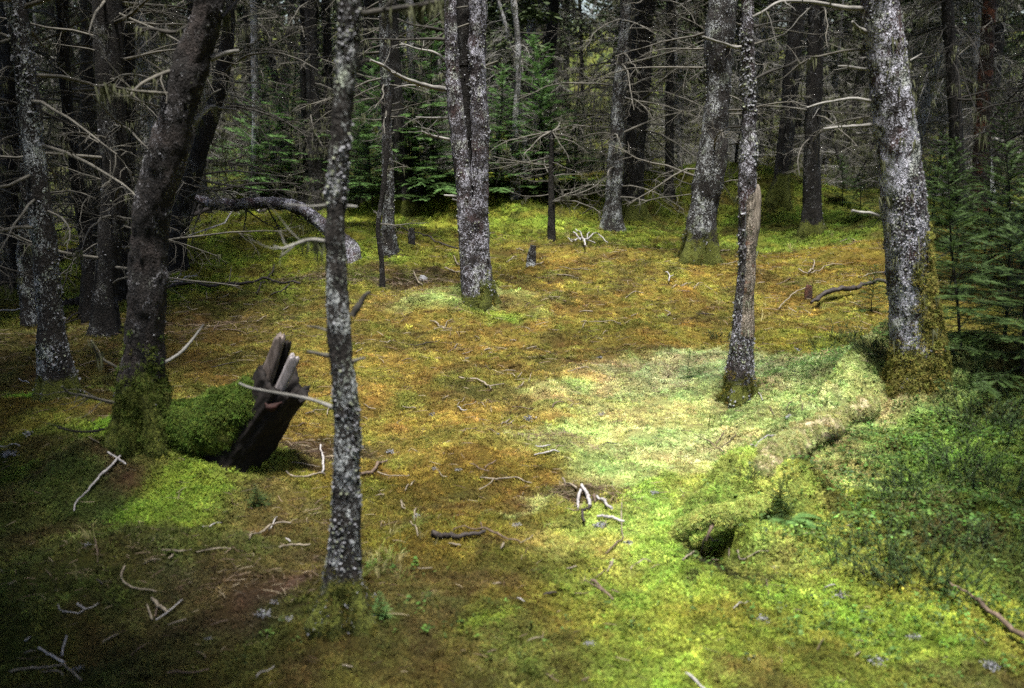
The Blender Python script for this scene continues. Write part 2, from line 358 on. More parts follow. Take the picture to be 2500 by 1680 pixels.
# ------------------------------------------------------------------ ground colour: which moss grows where, plus a lightened hump top
def blob(p, rx, ry, col, w=1.0):
    q = flat(*p); return (q[0], q[1], rx, ry, np.array(col), w)
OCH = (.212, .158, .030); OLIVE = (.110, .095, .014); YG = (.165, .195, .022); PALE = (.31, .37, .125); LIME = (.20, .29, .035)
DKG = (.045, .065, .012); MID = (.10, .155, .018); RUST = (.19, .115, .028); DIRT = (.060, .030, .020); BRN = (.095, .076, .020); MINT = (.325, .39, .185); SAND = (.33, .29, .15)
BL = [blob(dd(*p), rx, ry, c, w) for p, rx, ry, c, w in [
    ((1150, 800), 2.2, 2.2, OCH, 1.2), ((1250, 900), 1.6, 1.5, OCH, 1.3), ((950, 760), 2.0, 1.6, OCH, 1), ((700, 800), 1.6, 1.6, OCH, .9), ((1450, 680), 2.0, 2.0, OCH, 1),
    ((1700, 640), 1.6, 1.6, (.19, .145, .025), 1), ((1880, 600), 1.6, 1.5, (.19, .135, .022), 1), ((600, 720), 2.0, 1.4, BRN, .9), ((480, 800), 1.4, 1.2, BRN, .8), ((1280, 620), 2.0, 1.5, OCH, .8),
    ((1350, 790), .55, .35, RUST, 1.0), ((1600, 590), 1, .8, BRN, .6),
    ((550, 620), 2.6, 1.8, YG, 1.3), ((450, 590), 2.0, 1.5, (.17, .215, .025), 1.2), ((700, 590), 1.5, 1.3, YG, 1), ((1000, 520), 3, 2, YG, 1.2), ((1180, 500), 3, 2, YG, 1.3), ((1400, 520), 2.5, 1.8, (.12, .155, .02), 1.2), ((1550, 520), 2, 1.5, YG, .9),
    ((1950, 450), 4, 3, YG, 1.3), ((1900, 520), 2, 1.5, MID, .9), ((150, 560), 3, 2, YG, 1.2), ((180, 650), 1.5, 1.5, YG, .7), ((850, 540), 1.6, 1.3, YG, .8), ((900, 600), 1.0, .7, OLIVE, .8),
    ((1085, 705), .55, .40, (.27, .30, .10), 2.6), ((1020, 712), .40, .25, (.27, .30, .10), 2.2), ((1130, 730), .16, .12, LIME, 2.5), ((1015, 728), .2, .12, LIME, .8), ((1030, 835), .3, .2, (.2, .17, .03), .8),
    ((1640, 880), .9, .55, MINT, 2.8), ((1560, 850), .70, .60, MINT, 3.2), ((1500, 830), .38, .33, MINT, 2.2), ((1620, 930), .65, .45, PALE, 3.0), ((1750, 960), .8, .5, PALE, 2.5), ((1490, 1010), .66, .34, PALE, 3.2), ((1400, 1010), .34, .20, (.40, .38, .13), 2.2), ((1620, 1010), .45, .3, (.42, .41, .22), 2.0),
    ((1500, 1180), .34, .28, (.26, .33, .07), 2.4), ((1600, 1300), .5, .3, (.22, .29, .04), 2.2), ((1900, 1000), .16, .10, SAND, 1.6), ((1960, 960), .16, .10, SAND, 1.6), ((1730, 1070), .16, .10, SAND, 1.5), ((1790, 1095), .16, .06, PALE, 5), ((1720, 1085), .14, .06, (.30, .31, .12), 4), ((1860, 1130), .08, .08, (.3, .32, .12), 3.5), ((1800, 1040), .13, .06, SAND, 3), ((1860, 1010), .11, .06, SAND, 3), ((1940, 965), .12, .06, SAND, 3), ((1700, 1000), .8, .5, PALE, 1.6), ((1450, 1070), .34, .25, PALE, 2.4), ((1850, 960), .5, .4, PALE, 1.3), ((1600, 1070), .5, .28, PALE, 2.3), ((1470, 1080), .30, .20, PALE, 1.7), ((1480, 1150), .25, .25, LIME, 1.6), ((1560, 1120), .42, .3, (.26, .33, .06), 1.6), ((1540, 1240), .25, .25, LIME, 1.3),  # pale moss on hump top painted lighter, to show relief under flat light
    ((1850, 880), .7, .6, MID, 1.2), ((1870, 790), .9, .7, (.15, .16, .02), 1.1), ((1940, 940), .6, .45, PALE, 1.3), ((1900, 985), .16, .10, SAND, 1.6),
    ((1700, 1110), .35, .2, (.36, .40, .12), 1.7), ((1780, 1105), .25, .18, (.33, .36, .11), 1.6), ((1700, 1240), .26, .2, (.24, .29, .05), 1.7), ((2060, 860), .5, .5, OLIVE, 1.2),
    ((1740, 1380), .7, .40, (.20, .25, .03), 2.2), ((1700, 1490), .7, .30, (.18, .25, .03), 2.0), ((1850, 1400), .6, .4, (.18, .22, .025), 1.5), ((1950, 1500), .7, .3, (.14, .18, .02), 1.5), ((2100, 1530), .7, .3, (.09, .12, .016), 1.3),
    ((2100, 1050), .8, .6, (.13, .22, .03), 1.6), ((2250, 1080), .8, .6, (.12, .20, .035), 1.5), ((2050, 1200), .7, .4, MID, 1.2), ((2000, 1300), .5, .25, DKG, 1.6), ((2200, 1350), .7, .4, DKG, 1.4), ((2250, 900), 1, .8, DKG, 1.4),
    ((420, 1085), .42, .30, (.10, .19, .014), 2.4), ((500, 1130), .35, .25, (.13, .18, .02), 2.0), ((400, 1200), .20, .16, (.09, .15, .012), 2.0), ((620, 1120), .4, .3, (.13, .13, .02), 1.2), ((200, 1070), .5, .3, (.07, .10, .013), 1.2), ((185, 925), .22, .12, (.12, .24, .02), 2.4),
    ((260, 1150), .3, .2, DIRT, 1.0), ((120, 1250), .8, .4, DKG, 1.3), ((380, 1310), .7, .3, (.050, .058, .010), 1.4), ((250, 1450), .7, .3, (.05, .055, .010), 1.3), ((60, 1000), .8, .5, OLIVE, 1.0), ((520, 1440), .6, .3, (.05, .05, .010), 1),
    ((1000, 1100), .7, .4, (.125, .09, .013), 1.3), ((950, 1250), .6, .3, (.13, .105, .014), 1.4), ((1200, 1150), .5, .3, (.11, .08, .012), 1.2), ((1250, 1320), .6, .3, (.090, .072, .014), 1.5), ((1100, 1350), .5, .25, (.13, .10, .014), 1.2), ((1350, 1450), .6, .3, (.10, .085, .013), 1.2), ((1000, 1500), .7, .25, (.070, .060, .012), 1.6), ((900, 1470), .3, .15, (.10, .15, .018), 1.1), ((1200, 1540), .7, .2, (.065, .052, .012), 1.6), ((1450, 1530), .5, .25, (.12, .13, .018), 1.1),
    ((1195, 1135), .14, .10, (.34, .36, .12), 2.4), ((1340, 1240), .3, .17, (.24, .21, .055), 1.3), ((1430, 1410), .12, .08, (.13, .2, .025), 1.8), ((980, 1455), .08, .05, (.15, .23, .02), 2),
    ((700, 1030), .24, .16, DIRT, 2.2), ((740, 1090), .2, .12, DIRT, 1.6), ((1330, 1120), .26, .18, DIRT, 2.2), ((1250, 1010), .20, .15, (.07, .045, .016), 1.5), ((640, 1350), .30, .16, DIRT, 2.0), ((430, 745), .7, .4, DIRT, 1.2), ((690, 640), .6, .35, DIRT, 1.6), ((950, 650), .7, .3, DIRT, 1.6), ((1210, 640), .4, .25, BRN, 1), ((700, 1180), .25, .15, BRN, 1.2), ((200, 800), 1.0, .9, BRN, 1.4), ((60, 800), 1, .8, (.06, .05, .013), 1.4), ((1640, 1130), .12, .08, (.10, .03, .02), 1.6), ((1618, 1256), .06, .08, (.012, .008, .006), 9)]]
SAT = np.array([.72, .88, .95])
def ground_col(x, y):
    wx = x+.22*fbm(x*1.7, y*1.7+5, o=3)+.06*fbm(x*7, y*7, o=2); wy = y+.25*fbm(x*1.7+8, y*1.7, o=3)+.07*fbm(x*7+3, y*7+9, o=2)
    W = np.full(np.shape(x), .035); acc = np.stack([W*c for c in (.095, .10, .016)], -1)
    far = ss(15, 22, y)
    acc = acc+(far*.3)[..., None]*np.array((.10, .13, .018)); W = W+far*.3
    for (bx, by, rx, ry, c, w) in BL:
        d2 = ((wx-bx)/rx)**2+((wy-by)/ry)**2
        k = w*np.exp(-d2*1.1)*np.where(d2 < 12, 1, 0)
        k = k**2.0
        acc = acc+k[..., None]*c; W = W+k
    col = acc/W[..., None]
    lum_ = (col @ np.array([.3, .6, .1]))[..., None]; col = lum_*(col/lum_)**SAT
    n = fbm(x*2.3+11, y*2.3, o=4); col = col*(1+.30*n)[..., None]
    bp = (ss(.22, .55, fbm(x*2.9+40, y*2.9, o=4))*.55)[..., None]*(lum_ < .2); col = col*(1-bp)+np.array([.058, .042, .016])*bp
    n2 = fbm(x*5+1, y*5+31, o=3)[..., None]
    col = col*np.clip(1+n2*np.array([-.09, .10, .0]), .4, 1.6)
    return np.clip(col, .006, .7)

# ------------------------------------------------------------------ ground sheet
ys = [-40.]
while ys[-1] < 400:
    y = ys[-1]; ys.append(y+(2.0 if y < 0 else .25 if y < 2 else max(.018, .0052*y) if y < 20 else .10+.02*(y-20) if y < 60 else 25))
ys = np.array(ys); us = np.linspace(-1, 1, 401)
half = np.where(ys < 0, 12+.4*np.abs(ys), 4+.62*ys)
half = np.where(ys < 3, np.maximum(half, 12-2*np.clip(ys, 0, 3)), half)
X = np.sign(us)[None]*np.abs(us)[None]**1.25*half[:, None]; Y = np.repeat(ys[:, None], len(us), 1)
Z = H(X, Y); nr, ncx = X.shape
i = np.arange(nr-1)[:, None]*ncx; j = np.arange(ncx-1)[None]
mbg = MB(); mbg.add(np.stack([X, Y, Z], -1), np.stack([i+j, i+j+1, i+ncx+j+1, i+ncx+j], -1).reshape(-1, 4))
m, t, o = mat('moss_ground')
co = N_(t, 'ShaderNodeNewGeometry').outputs['Position']
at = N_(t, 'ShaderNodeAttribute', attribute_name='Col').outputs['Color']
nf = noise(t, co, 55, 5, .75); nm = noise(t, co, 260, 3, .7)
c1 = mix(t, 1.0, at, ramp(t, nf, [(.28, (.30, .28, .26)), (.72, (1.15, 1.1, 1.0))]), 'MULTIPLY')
c1 = mix(t, ss_node(t, noise(t, co, 38, 4, .7), .60, .70), c1, (.035, .022, .014))
b = N_(t, 'ShaderNodeBump', i_Strength=1.0, i_Distance=.03); t.links.new(math_(t, 'ADD', nf, math_(t, 'MULTIPLY', nm, .35)), b.inputs['Height'])
p = N_(t, 'ShaderNodeBsdfPrincipled'); p.inputs['Roughness'].default_value = .95; p.inputs['Specular IOR Level'].default_value = .1
t.links.new(c1, p.inputs['Base Color']); t.links.new(b.outputs[0], p.inputs['Normal']); t.links.new(p.outputs[0], o.inputs[0])
M['ground'] = m
gme = mbg.mesh('ground', [m])
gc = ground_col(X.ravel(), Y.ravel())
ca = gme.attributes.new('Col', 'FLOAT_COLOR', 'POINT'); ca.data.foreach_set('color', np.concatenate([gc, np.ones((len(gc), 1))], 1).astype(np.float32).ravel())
go = link('ground', gme); go['kind'] = 'structure'; go['label'] = 'uneven mossy forest floor in ochre, lime and pale green'; go['category'] = 'ground'

# ------------------------------------------------------------------ growing things over points (uncountable cover only)
src_col = {}
def source(name, me):
    o = bpy.data.objects.new(name, me); return o
def scatter(name, P, rot, scl, col, meshes, parent=None):
    """one object whose points each carry a small sprig"""
    me = bpy.data.meshes.new(name); me.vertices.add(len(P)); me.vertices.foreach_set('co', P.astype(np.float32).ravel())
    for an, ty, fld, v in (('rot', 'FLOAT_VECTOR', 'vector', rot), ('scl', 'FLOAT_VECTOR', 'vector', scl), ('col', 'FLOAT_COLOR', 'color', np.concatenate([col, np.ones((len(col), 1))], 1))):
        a = me.attributes.new(an, ty, 'POINT'); a.data.foreach_set(fld, v.astype(np.float32).ravel())
    a = me.attributes.new('var', 'INT', 'POINT'); a.data.foreach_set('value', rng.integers(0, len(meshes), len(P)).astype(np.int32))
    o = link(name, me, parent)
    g = bpy.data.node_groups.new(name+'_nodes', 'GeometryNodeTree')
    g.interface.new_socket('Geometry', in_out='INPUT', socket_type='NodeSocketGeometry'); g.interface.new_socket('Geometry', in_out='OUTPUT', socket_type='NodeSocketGeometry')
    gi = g.nodes.new('NodeGroupInput'); gout = g.nodes.new('NodeGroupOutput')
    def na(n, ty):
        x = g.nodes.new('GeometryNodeInputNamedAttribute'); x.data_type = ty; x.inputs['Name'].default_value = n; return x.outputs['Attribute']
    j = g.nodes.new('GeometryNodeJoinGeometry')
    rv, sv, vv = na('rot', 'FLOAT_VECTOR'), na('scl', 'FLOAT_VECTOR'), na('var', 'INT')
    e2r = g.nodes.new('FunctionNodeEulerToRotation'); g.links.new(rv, e2r.inputs[0])
    for k, ms in enumerate(meshes):
        if ms.name not in src_col: src_col[ms.name] = source('sprig_source', ms)
        oi = g.nodes.new('GeometryNodeObjectInfo'); oi.inputs['Object'].default_value = src_col[ms.name]; oi.inputs['As Instance'].default_value = True
        cmp_ = g.nodes.new('FunctionNodeCompare'); cmp_.data_type = 'INT'; cmp_.operation = 'EQUAL'
        g.links.new(vv, cmp_.inputs[2]); cmp_.inputs[3].default_value = k
        ip = g.nodes.new('GeometryNodeInstanceOnPoints')
        g.links.new(gi.outputs[0], ip.inputs['Points']); g.links.new(cmp_.outputs[0], ip.inputs['Selection']); g.links.new(oi.outputs['Geometry'], ip.inputs['Instance'])
        g.links.new(e2r.outputs[0], ip.inputs['Rotation']); g.links.new(sv, ip.inputs['Scale'])
        g.links.new(ip.outputs[0], j.inputs[0])
    g.links.new(j.outputs[0], gout.inputs[0])
    md = o.modifiers.new('sprigs', 'NODES'); md.node_group = g
    return o
def eul(nrm, tilt=.35, n=None):
    """random spin about a normal, slightly tilted; euler angles"""
    nrm = np.asarray(nrm, float); k = len(nrm)
    nn = nrm+rng.normal(0, tilt, (k, 3)); nn /= np.linalg.norm(nn, axis=1)[:, None]
    th = rng.uniform(0, 2*np.pi, k); ref = np.stack([np.cos(th), np.sin(th), .01*np.ones(k)], 1)
    x = ref-nn*(ref*nn).sum(1)[:, None]; x /= np.linalg.norm(x, axis=1)[:, None]+1e-9; yv = np.cross(nn, x)
    return np.stack([np.arctan2(yv[:, 2], nn[:, 2]), -np.arcsin(np.clip(x[:, 2], -1, 1)), np.arctan2(x[:, 1], x[:, 0])], 1)
def up(k): return np.tile([0., 0, 1], (k, 1))

def sprig_mesh(name, n, hgt, rad, w, seed, m, leafy=2):
    """a cushion of n tapering moss stems with small side leaves"""
    r = np.random.default_rng(seed); mb = MB()
    for _ in range(n):
        a = r.uniform(0, 2*np.pi); d = rad*math.sqrt(r.uniform(0, 1))*.75
        b0 = np.array([d*math.cos(a), d*math.sin(a), -hgt*.35]); lean = np.array([math.cos(a), math.sin(a), 0])*r.uniform(.1, .9)*rad
        h = hgt*r.uniform(.6, 1.15); tip = b0+lean+np.array([r.normal(0, rad*.25), r.normal(0, rad*.25), h+hgt*.35])
        s = np.array([math.cos(a+1.57), math.sin(a+1.57), r.normal(0, .4)])*w*.5; md = (b0*.4+tip*.6)
        mb.add([b0-s*.4, b0+s*.4, md+s, tip, md-s], tris=[[0, 1, 2], [0, 2, 4], [4, 2, 3]])
        for q in range(leafy):
            u = r.uniform(.45, .95); c = b0*(1-u)+tip*u; aa = r.uniform(0, 6.28); L = w*r.uniform(1.4, 2.6)
            e = c+np.array([math.cos(aa)*L, math.sin(aa)*L, L*r.uniform(0, .8)]); ss2 = np.array([-math.sin(aa), math.cos(aa), 0])*w*.45
            mb.add([c-ss2, c+ss2, e], tris=[[0, 1, 2]])
    return mb.mesh(name, [m], smooth=False)
MOSSM = [sprig_mesh('moss_sprig', 20, .015, .022, .0030, s, M['inst'], 2) for s in (1, 2, 3)]
FEATH = [sprig_mesh('feather_sprig', 17, .018, .026, .0036, s+10, M['inst'], 4) for s in (1, 2, 3)]
def leaf_mesh(seed):
    r = np.random.default_rng(seed); mb = MB()
    for _ in range(5):
        a = r.uniform(0, 6.28); h = r.uniform(.006, .022); d = r.uniform(.0, .026); c = np.array([d*math.cos(a), d*math.sin(a), h]); L = r.uniform(.0032, .0065)
        u = np.array([math.cos(a), math.sin(a), r.uniform(-.3, .3)]); v = np.array([-math.sin(a), math.cos(a), r.uniform(-.3, .3)])
        mb.add([c-u*L, c-v*L*.8, c+u*L*.2-v*L, c+u*L*1.1, c+u*L*.2+v*L, c+v*L*.8], tris=[[0, 1, 2], [0, 2, 3], [0, 3, 4], [0, 4, 5]])
    return mb.mesh('ground_leaves', [M['inst_leaf']], smooth=False)
LEAFM = [leaf_mesh(s) for s in (1, 2)]
def blades_mesh(seed, n=9, L=.085, w=.0013):
    r = np.random.default_rng(seed); mb = MB()
    for _ in range(n):
        a = r.uniform(0, 6.28); d = np.array([math.cos(a), math.sin(a), 0]); l = L*r.uniform(.5, 1.2); be = r.uniform(.2, .9)
        s = np.array([-d[1], d[0], 0])*w; b0 = d*.006+np.array([0, 0, -.01])
        p1 = b0+d*l*be*.35+np.array([0, 0, l*.6]); p2 = b0+d*l*be+np.array([0, 0, l*(1-be*.55)])
        mb.add([b0-s, b0+s, p1+s*.8, p1-s*.8, p2], quads=[[0, 1, 2, 3]], tris=[[3, 2, 4]])
    return mb.mesh('grass_tuft', [M['inst_leaf']], smooth=False)
GRASSM = [blades_mesh(s) for s in (1, 2, 3)]
def litter_mesh(seed):
    r = np.random.default_rng(seed); mb = MB(); L = r.uniform(.02, .07)
    P = np.array([[-L, 0, .003], [-L*.2, r.normal(0, .006), .006], [L, r.normal(0, .008), .004+r.uniform(0, .012)]])
    tube(mb, catmull(P, 4), [.0016, .0022, .002, .0011], 3)
    return mb.mesh('litter_twig', [M['inst_dry']], smooth=False)
LITM = [litter_mesh(s) for s in range(6)]

def normals(x, y, e=.02):
    nx = -(H(x+e, y)-H(x-e, y))/(2*e); ny = -(H(x, y+e)-H(x, y-e))/(2*e)
    n = np.stack([nx, ny, np.ones_like(nx)], 1); return n/np.linalg.norm(n, axis=1)[:, None]
def sample_area(n_, y0, y1, margin=.7):
    ym = np.sqrt(rng.uniform(0, 1, n_)*(y1**2-y0**2)+y0**2)
    x = rng.uniform(-1, 1, n_)*(ym*.475+margin); return x, ym
pts = [sample_area(n, a, b) for n, a, b in ((95000, 2.9, 5.0), (115000, 5.0, 8.0), (105000, 8.0, 12.0), (80000, 12.0, 19.0), (30000, 19.0, 28.0))]
mx = np.concatenate([p[0] for p in pts]); my = np.concatenate([p[1] for p in pts])
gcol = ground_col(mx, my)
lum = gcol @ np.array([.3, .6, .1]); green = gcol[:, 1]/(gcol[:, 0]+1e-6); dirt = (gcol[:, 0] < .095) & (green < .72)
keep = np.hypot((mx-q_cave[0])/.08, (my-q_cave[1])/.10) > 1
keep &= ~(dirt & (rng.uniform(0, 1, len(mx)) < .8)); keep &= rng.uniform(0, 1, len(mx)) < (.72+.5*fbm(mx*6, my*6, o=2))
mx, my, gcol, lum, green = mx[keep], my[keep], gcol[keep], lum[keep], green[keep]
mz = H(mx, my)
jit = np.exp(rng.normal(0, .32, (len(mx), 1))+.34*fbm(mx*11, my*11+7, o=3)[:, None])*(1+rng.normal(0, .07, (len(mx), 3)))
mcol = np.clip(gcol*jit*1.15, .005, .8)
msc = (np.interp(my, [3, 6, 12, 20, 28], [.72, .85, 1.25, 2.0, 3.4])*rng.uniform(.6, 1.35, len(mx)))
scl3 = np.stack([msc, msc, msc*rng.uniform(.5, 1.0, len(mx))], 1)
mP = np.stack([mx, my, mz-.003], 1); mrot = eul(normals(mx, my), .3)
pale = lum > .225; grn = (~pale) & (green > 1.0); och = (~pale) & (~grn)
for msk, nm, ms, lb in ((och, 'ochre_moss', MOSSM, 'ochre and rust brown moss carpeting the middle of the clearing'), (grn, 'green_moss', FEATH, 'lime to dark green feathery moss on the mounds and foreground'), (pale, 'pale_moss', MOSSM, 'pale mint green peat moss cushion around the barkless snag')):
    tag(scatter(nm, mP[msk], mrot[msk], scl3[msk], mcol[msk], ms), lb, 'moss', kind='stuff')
print('moss', len(mx))
# leafy cover on the right
def in_blobs(n, blobs):
    xs, ysx = [], []
    for p, rx, ry, w in blobs:
        q = flat(*dd(*p)); k = int(n*w); xs.append(rng.normal(q[0], rx*.6, k)); ysx.append(rng.normal(q[1], ry*.6, k))
    return np.concatenate(xs), np.concatenate(ysx)
lx, ly = in_blobs(620, [((2120, 1040), .8, .5, 1.7), ((2250, 1080), .7, .5, 1.6), ((2050, 1180), .6, .35, .8), ((1850, 890), .5, .35, .9), ((2080, 930), .6, .4, .8), ((2150, 1230), .6, .3, 1.4), ((2200, 1400), .6, .3, .7), ((1950, 860), .4, .4, .8), ((1960, 1090), .4, .2, .6), ((880, 1310), .2, .1, .04), ((700, 1450), .25, .12, .03), ((1100, 1450), .4, .15, .04), ((1780, 1230), .3, .2, .10), ((1750, 1420), .5, .3, .06)])
lP = np.stack([lx, ly, H(lx, ly)+.004], 1); s_ = rng.uniform(.7, 1.5, len(lx))
lc = np.array([.055, .100, .020])*np.exp(rng.normal(0, .45, (len(lx), 1)))*(1+rng.normal(0, .1, (len(lx), 3)))
tag(scatter('leafy_ground_cover', lP, eul(up(len(lx)), .2), np.stack([s_]*3, 1), np.clip(lc, .01, .6), LEAFM), 'tiny round green leaves covering the ground around the right tree', 'ground cover', kind='stuff')
# dry grass
gx, gy = in_blobs(20, [((880, 1290), .14, .10, .9), ((850, 1340), .08, .06, .9), ((930, 1230), .3, .1, .3), ((330, 1330), .4, .15, .25), ((1180, 1400), .35, .15, .25), ((2180, 1200), .4, .2, 1.2), ((1860, 540), 1.5, .8, .8), ((1780, 700), .5, .4, .7), ((620, 560), 1.5, .6, .8), ((1350, 560), 1.2, .6, .6), ((1600, 980), .5, .3, .3)])
gP = np.stack([gx, gy, H(gx, gy)], 1); s_ = rng.uniform(.6, 1.3, len(gx))*np.interp(gy, [3, 12], [.9, 1.6])
gcx = np.where(rng.uniform(0, 1, (len(gx), 1)) < .6, np.array([[.26, .23, .10]]), np.array([[.12, .15, .03]]))*np.exp(rng.normal(0, .3, (len(gx), 1)))
tag(scatter('dry_grass', gP, eul(up(len(gx)), .25), np.stack([s_]*3, 1), gcx, GRASSM), 'wispy straw coloured grass beside the foreground trunk and on moss', 'grass', kind='stuff')
# fine litter
ax, ay = sample_area(7500, 3.0, 14)
bx_, by_ = in_blobs(100, [((640, 1350), .30, .14, 1.8), ((1330, 1130), .22, .16, 3), ((700, 1050), .25, .16, 2.5), ((1250, 1010), .2, .15, 1.5), ((430, 745), .8, .35, 2.5), ((700, 640), .6, .3, 2), ((950, 650), .6, .25, 3), ((300, 1350), .4, .2, 1.5), ((700, 1180), .3, .15, 1), ((1200, 850), 1.6, 1.2, 2), ((200, 780), .9, .6, 2)])
ax = np.concatenate([ax, bx_]); ay = np.concatenate([ay, by_]); ok = ay > 2.8; ax, ay = ax[ok], ay[ok]
s_ = rng.uniform(.4, 1.1, len(ax))*np.interp(ay, [3, 5, 10], [.45, .65, 1.2])
cc = np.array([(.20, .165, .11), (.09, .062, .045), (.15, .11, .075), (.05, .03, .02)])[rng.integers(0, 4, len(ax))]
tag(scatter('twig_litter', np.stack([ax, ay, H(ax, ay)+.013], 1), eul(up(len(ax)), .12), np.stack([s_]*3, 1), cc, LITM), 'fine needle and twig litter sprinkled over the moss', 'litter', kind='stuff')

# ------------------------------------------------------------------ branch growing
def curve(p0, d, L, n, droop=0., wob=.12, r=R):
    x, y, z_ = float(p0[0]), float(p0[1]), float(p0[2]); a, b, c = float(d[0]), float(d[1]), float(d[2])
    q = 1/math.sqrt(a*a+b*b+c*c); a *= q; b *= q; c *= q; s = L/(n-1); out = [(x, y, z_)]; g = r.gauss
    for k in range(n-1):
        a += g(0, wob); b += g(0, wob); c += g(0, wob)-droop; q = 1/math.sqrt(a*a+b*b+c*c); a *= q; b *= q; c *= q
        x += a*s; y += b*s; z_ += c*s; out.append((x, y, z_))
    return np.array(out)
def rot_dir(d, ang, r):
    d = d/np.linalg.norm(d); a = np.cross(d, [r.gauss(0, 1), r.gauss(0, 1), r.gauss(0, 1)]); a /= np.linalg.norm(a)+1e-9
    return d*math.cos(ang)+a*math.sin(ang)
def usnea(mb, c, s, r, mat_=1, n=9):
    for _ in range(n):
        a = r.uniform(0, 6.28); o_ = np.array([r.gauss(0, s*.25), r.gauss(0, s*.25), r.gauss(0, s*.1)])
        e = np.array([math.cos(a)*s*.3, math.sin(a)*s*.3, -s*r.uniform(.5, 1.6)]); w = np.array([-math.sin(a), math.cos(a), 0])*s*.07
        p = np.array(c)+o_; mb.add([p-w, p+w, p+e*.6+w*.6+np.array([0, 0, s*.1]), p+e], tris=[[0, 1, 2], [0, 2, 3]], mat=mat_)
def dead_branch(mb, p0, d, L, r0, rr, twigs=9, sub=2, lichen=.15, seg=4, droop=.05, mat_=0, ls=.05, tm=.35):
    P = curve(p0, d, L, 7, droop, .14, rr)
    twig(mb, P, np.linspace(r0, r0*.28, 7), min(seg, 5), mat_)
    for k in range(twigs):
        u = rr.uniform(.15, 1); i = min(5, int(u*6)); f = u*6-i; c = P[i]*(1-f)+P[i+1]*f
        dr = rot_dir(P[i+1]-P[i], rr.uniform(.5, 1.3), rr); dr[2] *= .7; l = L*rr.uniform(.12, tm)*(1.15-u*.5)
        Q = curve(c, dr, l, 4, droop*1.5, .22, rr); rt = r0*rr.uniform(.18, .34)
        twig(mb, Q, np.linspace(rt, rt*.35, 4), 3, mat_)
        for s in range(sub):
            w_ = rr.uniform(.2, .95); c2 = Q[0]*(1-w_)+Q[-1]*w_; i2 = min(2, int(w_*3)); c2 = Q[i2]*(1-(w_*3-i2))+Q[i2+1]*(w_*3-i2)
            Q2 = curve(c2, rot_dir(Q[-1]-Q[0], rr.uniform(.4, 1.2), rr), l*rr.uniform(.3, .7), 3, droop, .25, rr)
            twig(mb, Q2, np.linspace(rt*.6, rt*.25, 3), 3, mat_)
        if rr.random() < lichen: usnea(mb, Q[-1 if rr.random() < .5 else 1], ls*rr.uniform(.6, 1.5), rr)
def foliage(mb, zlo, zhi, Rad, n, seed, axis=lambda h: np.zeros(3), mat_=0, thin=1.0):
    """live spruce top: drooping sprays of needles, each a small ragged spray of faces"""
    r = np.random.default_rng(seed)
    for _ in range(n):
        u = r.uniform(0, 1)**1.1; h = zlo+(zhi-zlo)*u; Lb = Rad*(1-u*.85)*r.uniform(.6, 1.1)*min(1, .55+u*4); a = r.uniform(0, 6.28)
        out = np.array([math.cos(a), math.sin(a), 0]); c0 = axis(h)
        for s in np.linspace(.25, 1, 5):
            c = c0+out*Lb*s+np.array([0, 0, h-.30*Lb*s*s])
            for k in range(3):
                aa = a+r.normal(0, .9); l = r.uniform(.14, .34)*thin; dv = np.array([math.cos(aa), math.sin(aa), r.uniform(-.6, .1)])*l
                w = np.array([-math.sin(aa), math.cos(aa), r.normal(0, .3)])*l*.22; c_ = c+r.normal(0, .08, 3)
                mb.add([c_, c_+dv*.4+w, c_+dv, c_+dv*.4-w, c_+dv*.7-np.array([0, 0, l*.25])], tris=[[0, 1, 2], [0, 2, 3], [0, 4, 2]], mat=mat_)

# ------------------------------------------------------------------ trees traced from the photograph
def at_depth(px, py, Yd):
    d = ray(px, py); return CAM+d*((Yd-CAM[1])/d[1])
TREES = []
def trunk_mesh(name, P, r, seg, bark, amp, freq, mossf=None, flare=.5, flare_h=.12, zbase=0, capmat=None, knots=()):
    mb = MB(); ph = R.uniform(0, 6)
    def disp(V, th, dirs):
        x, y, zz = V[..., 0], V[..., 1], V[..., 2]
        rr = np.linalg.norm(V-P[:, None], axis=2)
        n = fbm(x*freq, y*freq, zz*freq*.6, 4)*amp + .5*amp*np.abs(fbm(x*freq*2.7, y*freq*2.7, zz*freq*1.3, 2))
        n = n+rr*.10*fbm(x*3, y*3, zz*2.2+ph, 2)
        hb = np.maximum(zz-zbase, 0)
        fl = rr*flare*np.exp(-hb/flare_h)*(.65+.45*np.cos(th*4+ph)+.25*np.cos(th*7+ph*2))
        out = n+fl
        for kz, kth, kr, ka in knots:
            dt = np.angle(np.exp(1j*(th-kth)))*rr
            out = out+ka*np.exp(-((zz-kz)**2+dt**2)/kr**2)
        return out
    tube(mb, P, r, seg, 0, disp, True, a=(mossf if mossf else (lambda V: np.zeros(V.shape[:2]))))
    return mb.mesh(name, [bark], True, 'moss')
